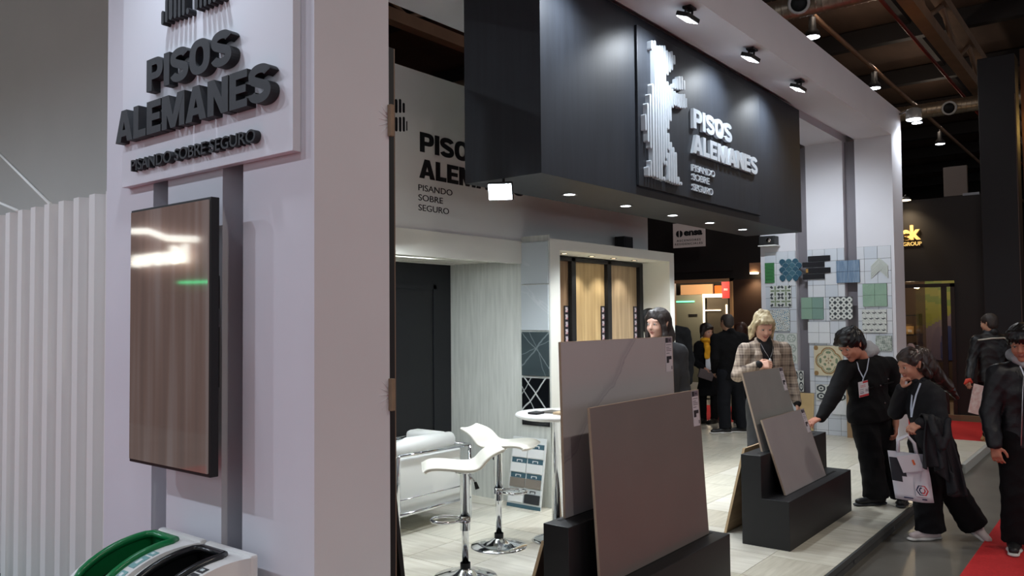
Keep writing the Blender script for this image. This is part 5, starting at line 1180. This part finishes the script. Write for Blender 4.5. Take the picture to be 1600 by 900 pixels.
# --- man walking away in the rear aisle
J = dict(head=(.017,.003,1.60), neck=(.051,.008,1.45), ash=(-.150,.011,1.365), bsh=(.250,.011,1.36), ael=(-.225,.021,1.085), awr=(-.31,-.06,.86), bel=(.315,.021,1.07), bwr=(.318,.031,.82), pel=(.045,.032,.88), akn=(.06,.17,.47), aan=(-.12,-.14,.20), bkn=(.10,.0,.46), ban=(.17,.08,.06))
o, J, W_, A = person('person in black padded jacket with pale shoulder stripe walking away', (12.773,1.743,.006), J, ('tan', (188, 142, 116)), (-.45, .88, -.05), vox=.009)
sh = hair_cap(W_, A, 1, 1.02); cut_face(sh, W_, A, 1, .05); sdf_obj('hair', sh, .007, [MATS['hair_short_dark']], o, .002, 1, 1, 1)
sh, L, F, upv, N, P = jacket(J, 1.15, .02, 1.2); sh.chain([N+V3(-.06, .02, .03), N+V3(0, -.06, .04), N+V3(.06, .02, .03)], [.045]*3, .02); JB = sdf_obj('padded_jacket', sh, .010, [mat('black_nylon', (15, 16, 19), .5, bump=.2, bscale=50)], o, .006)
bk = F if F[1] > 0 else -F
B().tube([V3(*J['ash'])+V3(-.03, -.075, .01), N+V3(-.06, -.125, -.05), N+V3(.09, -.13, -.045), V3(*J['bsh'])+V3(.0, -.08, .01)], .011, 8).build('reflective_stripe', mat('pale_stripe', (176, 172, 160), .6), JB, True)
sdf_obj('trousers', trousers(J), .010, [BLK], o, .004)
TAN = mat('tan_boot', (176, 140, 92), .6); shoe(o, (-.12, -.14, .20), (-.6, .2), TAN, TAN, .28, pitch=1.0); shoe(o, J['ban'], (-.5, .8), TAN, TAN, .28)
q = B(); obox(q, V3(-.36, -.10, .40), Vector((.95, .1, -.25)).normalized(), Vector((.22, 0, .97)).normalized(), Vector((0, -1, 0)), 0, .15, 0, .40, -.01, .01, .004)
ob = q.build('paper_bag', mat('pale_red_print_bag', (206, 170, 164), .6, rgb2=(226, 214, 208), scale=20), None); ob.location = o.location; ob.rotation_euler = o.rotation_euler; tag(ob, 'pale paper bag in the hand of the person walking away', 'bag')
B().tube([(-.30, -.10, .80), (-.33, -.10, .84), (-.36, -.10, .83), (-.40, -.10, .78)], [.02, .03, .03, .012], 8).build('red_handle', mat('red_ribbon', (206, 70, 52), .6), ob, True)
# ---------------------------------------------------------------- booths across the rear aisle
BRN = mat('brown_black_paint', (30, 26, 25), .6, var=.1, scale=2); BRN2 = mat('dark_brown_panel', (58, 40, 30), .6, var=.08, scale=2)
LX2 = ((0, -1, 0), (0, 0, 1), (-1, 0, 0))
wf = struct(B().box(14.95, 15.15, 5.72, 13, 2.44, 6.4).build('wall_rear', BRN), 'black brown fascia of the booth across the rear aisle')
box('fascia_ledge', BRN, 14.90, 14.95, 6.3, 13, 2.62, 2.72, wf)
struct(B().box(14.9, 15.1, 5.72, 6.30, 0, 2.44).build('wall_rear_side', BRN2), 'dark brown booth side panel')
struct(B().box(14.88, 15.0, 6.30, 6.36, 0, 2.47).box(14.88, 15.0, 7.56, 7.63, 0, 2.47).box(14.88, 15.0, 6.30, 7.63, 2.41, 2.47).build('trim_3', mat('pale_timber_frame', (206, 168, 122), .5)), 'pale timber frame of the booth opening')
struct(B().box(15.0, 15.1, 7.63, 13, 0, 2.44).build('wall_rear_left', BRN2)); struct(B().box(15.1, 19.5, 5.3, 5.4, 0, 3).box(19.4, 19.5, 5.3, 14, 0, 3).build('wall_booth_inside', mat('booth_grey', (122, 118, 108), .6))); struct(box('ceiling_booth', mat('booth_dark_roof', (26, 24, 24), .7), 15.15, 19.5, 5.4, 14, 2.6, 2.7))
t = thing('hanging_sign', 'pale square hanging sign of the lift maker on the black fascia', 'sign', (14.89, 7.19, 3.12))
B().box(14.87, 14.89, 6.845, 7.54, 3.125, 3.62).build('board', mat('pale_sign', (188, 176, 172), .6, emit=.12), t); B().box(14.89, 14.95, 7.1, 7.3, 3.3, 3.5).build('hanger', BLACK, t)
letters('ensa', (14.87, 7.30, 3.355), *LX2, INK, t, .40, .10, .004, .05); letters('ASCENSORES', (14.87, 7.46, 3.245), *LX2, INK, t, .52, .042, .003, .01, join=True, name='small_lettering', spacing=1.3); letters('RESIDENCIALES', (14.87, 7.50, 3.175), *LX2, INK, t, .60, .042, .003, .01, join=True, name='small_lettering', spacing=1.3)
for s in (-1, 1): B().poly([(14.87, 7.40-s*.012-s*.062*math.sin(a), 3.405+.068*math.cos(a)) for a in [PI*k/8 for k in range(9)]], (-.004, 0, 0)).build('round_emblem', INK, t)
# lift cabin and furniture in the lit booth
t = thing('lift_cabin', 'grey glass lift cabin with lit white posts inside the rear booth', 'lift', (17.9, 8.2, 0))
B().box(17.5, 17.54, 8.14, 8.95, .2, 2.24).build('panel', mat('grey_green_glass', (128, 128, 114), .15), t); B().box(17.5, 17.54, 7.52, 8.04, .2, 2.18).build('panel', mat('bronze_glass', (84, 78, 68), .1), t)
GLOWP = mat('glowing_post', (255, 232, 200), .4, emit=2.2)
B().box(17.47, 17.5, 8.09, 8.13, .2, 2.24).build('lit_post', GLOWP, t); B().box(17.47, 17.5, 7.54, 7.57, .2, 2.0).build('lit_post', GLOWP, t); B().box(17.46, 17.5, 7.52, 8.13, 2.17, 2.25).build('lit_rail', GLOWP, t); B().box(17.46, 17.5, 7.7, 8.1, 1.86, 1.885).build('lit_rail', GLOWP, t)
B().box(17.47, 17.5, 8.35, 8.82, 2.07, 2.10).build('green_strip', mat('green_glow', (120, 255, 190), .4, emit=1.6), t); B().box(17.48, 17.5, 8.28, 8.50, 1.74, 1.79).build('call_panel', STEEL, t); B().box(17.5, 18.3, 7.52, 8.95, .0, .2).build('base', WPLAST, t)
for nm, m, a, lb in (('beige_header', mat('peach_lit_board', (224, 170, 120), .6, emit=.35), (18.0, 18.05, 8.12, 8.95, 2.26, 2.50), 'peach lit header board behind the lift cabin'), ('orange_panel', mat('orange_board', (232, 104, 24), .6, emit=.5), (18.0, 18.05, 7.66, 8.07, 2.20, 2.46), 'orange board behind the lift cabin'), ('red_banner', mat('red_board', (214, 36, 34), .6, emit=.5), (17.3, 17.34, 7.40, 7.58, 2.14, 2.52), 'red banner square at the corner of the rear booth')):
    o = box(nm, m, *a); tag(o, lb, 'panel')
letters('mo', (17.3, 7.53, 2.31), *LX2, WH, bpy.data.objects['red_banner'], .09, .05, .003, .02)
t = thing('ceiling_spot', 'small glaring spot inside the rear booth', 'light', (16.9, 8.0, 2.58)); B().lathe([(0, 0), (.07, 0), (.05, .04), (0, .04)], (16.9, 8.0, 2.55), 16).build('shade', STEEL, t); B().lathe([(0, 0), (.06, 0), (.05, .01), (0, .01)], (16.9, 8.0, 2.535), 16).build('lens', LEDW, t)
light('glow', 'POINT', (16.9, 8.0, 2.48), 55, (1, .82, .6), size=.08, parent=t); light('glow', 'POINT', (16.0, 7.0, 2.45), 22, (1, .9, .75), size=.08, parent=t)
t = thing('side_table', 'small white table inside the rear booth', 'table', (15.9, 7.45, 0)); B().lathe([(0, .70), (.3, .70), (.3, .73), (0, .73)], (15.9, 7.45, 0), 28).build('top', WPLAST, t); B().lathe([(.025, .70), (.025, .02), (.18, .015), (.18, 0), (0, 0)], (15.9, 7.45, 0), 20).build('stem', STEEL, t)
t = thing('visitor_chair', 'white shell chair with dark legs inside the rear booth', 'chair', (15.7, 6.85, 0)); B().box(15.48, 15.92, 6.65, 7.07, .42, .46, .015).build('seat', WPLAST, t); B().box(15.88, 15.92, 6.65, 7.07, .5, .82, .015).build('backrest', WPLAST, t)
for a in (15.5, 15.88):
    for c in (6.68, 7.04): B().tube([(a, c, .42), (a+(.02 if a > 15.7 else -.02), c, 0)], .012, 8).build('leg', BLACK, t)
t = thing('step_lamp', 'warm downlight above the brown booth panel', 'light', (14.8, 5.83, 2.55)); B().lathe([(0, 0), (.08, 0), (.08, .03), (0, .03)], (14.8, 5.83, 2.53), 18).build('lens', LEDW, t); B().box(14.78, 14.95, 5.60, 5.915, 2.56, 2.74).build('housing', mat('peach_box', (160, 124, 100), .6), t)
light('beam', 'SPOT', (14.75, 5.83, 2.51), 30, WARM, (14.85, 5.9, 0), .05, 120, .8, t)
# right booth with gilt letters and glazed doorway
wk = struct(B().box(14.95, 15.15, 2.072, 2.50, 0, 3.68).box(14.95, 15.15, 2.50, 5.3, 2.30, 3.68).box(14.95, 15.15, 3.9, 5.3, 0, 2.3).build('wall_gilt', BRN), 'dark booth wall with gilt letters')
struct(box('floor_booth', mat('timber_step', (132, 108, 84), .6), 14.86, 19, 2.072, 5.3, 0, .09))
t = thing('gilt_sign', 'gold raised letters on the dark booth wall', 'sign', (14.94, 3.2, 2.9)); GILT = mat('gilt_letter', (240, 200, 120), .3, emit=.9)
letters('ek', (14.95, 3.275, 3.0), *LX2, GILT, t, .295, .25, .05, .04); letters('& GROUP', (14.95, 3.34, 2.905), *LX2, GILT, t, .37, .065, .02, .012)
t = thing('sign_lamp', 'warm round lamp above the gold letters', 'lamp', (14.6, 3.2, 3.69)); B().lathe([(0, 0), (.11, 0), (.08, .05), (0, .06)], (14.7, 3.17, 3.66), 20).build('shade', STEEL, t); B().lathe([(0, 0), (.10, 0), (.10, .006), (0, .006)], (14.7, 3.17, 3.652), 20).build('lens', mat('peach_lens', (255, 224, 180), .4, emit=6), t); B().tube([(14.7, 3.17, 3.71), (14.8, 3.17, 3.75), (14.95, 3.17, 3.66)], .012, 8).build('arm', BLACK, t)
light('beam', 'SPOT', (14.68, 3.17, 3.63), 42, WARM, (14.9, 3.2, 2.6), .06, 120, .9, t)
dr = struct(B().box(14.93, 14.97, 2.50, 2.56, .09, 2.25).box(14.93, 14.97, 2.62, 2.70, .09, 2.20).box(14.93, 14.97, 2.50, 3.9, 2.19, 2.25).build('door_2', mat('door_frame_brown', (40, 30, 27), .5)), 'glazed doorway of the dark booth')
gl = box('pane', mat('door_glass', (255, 255, 255), .02, trans=1, alpha=.18), 14.945, 14.955, 2.70, 3.9, .12, 2.19, dr)
struct(B().box(17.4, 17.5, 2.0, 5.3, 0, 3.0).box(15.15, 17.4, 2.02, 2.05, 0, 2.6).build('wall_shop', mat('shop_wall', (74, 56, 42), .7)))
def pr_green(u, v):
    if math.hypot((u-.75)*1.0, (v-.12)*.9) < .28: return 3
    if v < .40+.2*u: return 2
    return 1 if v > .62 and math.sin(v*34+u*3) > .1 else 0
p = printed('wall_poster', pr_green, 30, 40, (17.38, 3.42, .85), (0, -1, 0), (0, 0, 1), .52, 1.55, [mat('poster_lime', (128, 134, 44), .5), mat('poster_green', (96, 122, 40), .5), mat('poster_lilac', (110, 98, 116), .5), mat('poster_blue', (34, 48, 104), .5)]); tag(p, 'large poster in green, lilac and blue inside the glazed shop', 'poster')
p.modifiers.new('thick', 'SOLIDIFY').thickness = .01
sf = thing('shop_shelf', 'dark shelf unit inside the glazed shop', 'shelf', (16.3, 3.6, .09))
for y in (3.32, 3.95): B().box(16.2, 16.5, y-.015, y+.015, .09, 1.75).build('upright', BLACK, sf)
zs = (.25, .62, 1.0, 1.36, 1.72)
for z in zs: B().box(16.2, 16.5, 3.32, 3.95, z-.012, z+.012).build('board', BLACK, sf)
cols = ((190, 150, 90), (60, 60, 66), (196, 80, 40), (150, 140, 120), (90, 70, 56), (206, 196, 170))
cn = ('tan', 'grey', 'orange', 'stone', 'brown', 'cream'); sn = ('lowest', 'second', 'third', 'fourth')
for i, z in enumerate(zs[:4]):
    for k in range(3):
        c_ = (i*2+k*3+i*k) % 6; y = 3.40+k*.19; t = thing('shop_box', '%s box, %s along the %s shelf of the glazed shop' % (cn[c_], NTH[2-k], sn[i]), 'box', (16.3, y+.06, z+.012), group='boxes on the shop shelf')
        B().box(16.24, 16.42, y, y+.13, z+.013, z+.16+.03*((k+i) % 3), .005).build('carton', mat('carton_%d' % c_, cols[c_], .6), t); B().box(16.235, 16.24, y+.03, y+.10, z+.05, z+.10).build('label', mat('carton_label', (220, 214, 200), .6), t)
t = thing('shop_lamp', 'warm lamp inside the glazed shop', 'lamp', (16, 3.3, 2.4)); B().lathe([(0, 0), (.1, 0), (.06, .06), (0, .06)], (16, 3.5, 2.4), 16).build('shade', STEEL, t); B().tube([(16, 3.5, 2.46), (16, 3.5, 2.9)], .008, 6).build('cord', BLACK, t); B().lathe([(0, 0), (.09, 0), (.09, .005), (0, .005)], (16, 3.5, 2.393), 16).build('lens', LEDW, t); light('glow', 'POINT', (16, 3.4, 2.3), 30, (1, .76, .48), size=.08, parent=t)
pp = thing('dark_tower', 'tall black tower at the corner of the dark booth', 'tower', (14.9, 1.8, 0)); B().box(14.80, 15.2, 1.54, 2.06, 0, 5.85, .01).build('shaft', mat('tower_black', (25, 25, 29), .6), pp); B().box(14.79, 14.80, 1.548, 1.556, .1, 5.2).build('edge_strip', mat('edge_brown', (96, 74, 60), .5), pp)
t = thing('grey_box', 'square grey board standing on top of the dark booth', 'box', (15.0, 2.45, 3.69)); B().box(14.96, 15.02, 2.27, 2.62, 3.69, 4.18, .004).build('board', mat('grey_card', (112, 106, 100), .7), t); B().box(14.95, 15.1, 2.10, 2.34, 3.68, 3.72).build('support', STEEL, t)
wo = struct(B().box(15.9, 16.1, -3, 1.58, 0, 6.2).build('wall_orange', mat('warm_brown_booth', (92, 58, 36), .6)), 'warm lit brown booth at the right edge')
for i in range(5): letters('H', (15.9, 1.50-i*.32, 4.55), *LX2, mat('neon_yellow', (255, 214, 120), .4, emit=4), wo, .20, .55, .06, .02, name='neon_letter')
light('booth_glow', 'AREA', (15.2, .4, 5.6), 9, (1, .62, .28), (15.9, .6, 3), 1.5, size_y=.4)

# ---------------------------------------------------------------- hall roof
ROOF = mat('brown_roof_sheet', (104, 84, 72), .8, var=.2, scale=.5, stretch=(1, 3, 1)); TRS = mat('brown_steel', (150, 118, 94), .6, var=.15, scale=2); DKS = mat('dark_steel', (50, 45, 44), .6)
rf = struct(box('ceiling', ROOF, -12, 62, -26, 48, 8.4, 8.6), 'dark brown sheet roof of the hall')
for k in range(14): box('purlin', DKS, 4.0+k*3.9, 4.22+k*3.9, -20, 45, 7.95, 8.35, rf)
for k in range(9): box('seam', DKS, -5, 60, -14.6+k*6.2, -14.45+k*6.2, 8.25, 8.38, rf)
def truss(y, k):
    t = thing('roof_truss', 'long brown steel roof truss over the hall, %s' % k, 'truss', (20, y, 7))
    B().box(-4, 58, y-.11, y+.11, 6.9, 7.12).build('bottom_chord', TRS, t); B().box(-4, 58, y-.11, y+.11, 7.75, 7.95).build('top_chord', TRS, t)
    for i in range(20):
        x = -2+i*3.0; B().tube([(x, y, 7.1), (x+1.5, y, 7.78)], .05, 6).build('diagonal', TRS, t); B().tube([(x+1.5, y, 7.78), (x+3, y, 7.1)], .05, 6).build('diagonal', TRS, t)
for y, k in ((3.0, 'running above the tiled wall'), (10.2, 'seen above the printed logo wall'), (17.5, 'farther behind the logo wall')): truss(y, k)
o = B().tube([(-2, 3.55, 7.3), (58, 3.55, 7.3)], .035, 8).build('red_pipe', mat('red_sprinkler_pipe', (120, 40, 30), .5)); tag(o, 'thin dark red sprinkler pipe along the roof truss', 'pipe')
o = B().tube([(-2, 4.40, 6.92), (58, 4.40, 6.92)], .045, 8).build('lamp_rail', TRS); tag(o, 'long brown rail that carries the hall lamps', 'rail')
DUCT = mat('galvanised_duct', (190, 176, 156), .38, .75, var=.12, scale=6)
for x, n in ((12.4, 'above the canopy beam'), (20.74, 'behind the dark tower')):
    t = thing('air_duct', 'round galvanised air duct %s' % n, 'duct', (x, 5, 6.5)); b = B()
    b.lathe([(.17, -11), (.17, 14)], (x, 5, 6.5), 24, 'Y'); b.build('tube', DUCT, t)
    b = B()
    for k in range(130): b.lathe([(.170, -.02), (.178, 0), (.170, .02)], (x, -3+k*.1, 6.5), 16, 'Y')
    b.build('duct_ridges', DUCT, t)
    for y in ((3.45, 6.2) if x > 15 else (4.0, 6.6)):
        B().lathe([(.0, .0), (.09, 0), (.15, .07), (.16, .14), (.12, .15), (.12, .05), (0, .05)], (x-.30, y, 6.42), 20, (-1, -.4, -.3)).build('nozzle', WPLAST, t); B().lathe([(0, 0), (.115, 0), (.115, .01), (0, .01)], Vector((x-.30, y, 6.42))+Vector((-1, -.4, -.3)).normalized()*.12, 20, (-1, -.4, -.3)).build('nozzle_hole', BLACK, t); B().tube([(x-.1, y, 6.47), (x-.32, y, 6.42)], .10, 14).build('nozzle_neck', DUCT, t)
def pendant(x, y, z, label, r=.125, e=160, col=NEUT, top=8.4):
    t = thing('pendant_lamp', label, 'lamp', (x, y, z), group='hall lamps'); B().lathe([(r, 0), (r*1.02, .02), (r*.92, .09), (r*.5, .15), (r*.45, .34), (0, .36)], (x, y, z), 24).build('shade', mat('grey_lamp_housing', (70, 70, 72), .5, .3), t); B().lathe([(0, 0), (r*.93, 0), (r*.9, .012), (0, .012)], (x, y, z-.004), 24).build('lens', LED, t); B().tube([(x, y, z+.34), (x, y, top)], .012, 6).build('stem', BLACK, t)
    light('beam', 'SPOT', (x, y, z-.03), e, col, (x, y, 0), r, 160, .6, t); light('roof_fill', 'POINT', (x, y, z+.5), 14, (1, .82, .66), size=.1, parent=t)  # the point light is an extra, added to brighten the roof
for i, (x, y) in enumerate(((13.94, 4.38), (17.96, 4.39), (21.93, 4.39), (25.1, 4.45))): pendant(x, y, 6.5, 'round hall lamp, %s along the row beside the canopy beam' % NTH[i], top=6.9)
for i, x in enumerate((1.0, 5.0, 9.0)): pendant(x, -2.6, 6.5, 'added fill lamp over the front aisle, %s from the side aisle' % NTH[i], .125, 340, (1, .92, .82))  # out-of-frame lamps added as fill for the stand front
for i, y in enumerate((2.4, 6.4, 10.4, 14.4)): pendant(-2.6, y, 6.5, 'added fill lamp over the side aisle, %s from the front aisle' % NTH[i], .125, (230, 620, 1100, 900)[i], (.76, .85, 1))  # unseen cool lamps added as fill for portal wall and fluted panel
struct(box('wall_hall_far', mat('far_hall_wall', (44, 38, 35), .8), 46, 46.3, -26, 48, 0, 8.4)); struct(box('wall_hall_rear', mat('far_hall_wall', (44, 38, 35), .8), -12, 46, 40, 40.3, 0, 8.4))

# ---------------------------------------------------------------- booth across the side aisle (seen mirrored in the screen)
wq = struct(B().box(-3.35, -3.2, 8.5, 19, 0, 4.2).build('wall_opposite', mat('pink_beige_booth', (150, 122, 116), .6)), 'pink beige booth wall across the side aisle')
for k in range(26): box('fin', MATS['pink_beige_booth'], -3.2, -3.08, 8.7+k*.4, 8.85+k*.4, 0, 2.2, wq)
letters('Moree', (-3.1, 11.92, 2.66), (0, 1, 0), (0, 0, 1), (1, 0, 0), mat('white_neon', (255, 252, 240), .4, emit=9), wq, 1.75, .30, .06, .05, name='sign_letter')
B().tube([(-3.1, 13.8, 3.30), (-3.1, 13.2, 3.26), (-3.1, 12.6, 3.10), (-3.1, 11.7, 3.02)], .05, 8).build('neon_wave', MATS['white_neon'], wq); B().tube([(-3.1, 12.2, 2.36), (-3.1, 11.3, 2.34)], .02, 6).build('neon_line', mat('green_neon', (60, 255, 160), .4, emit=7), wq)
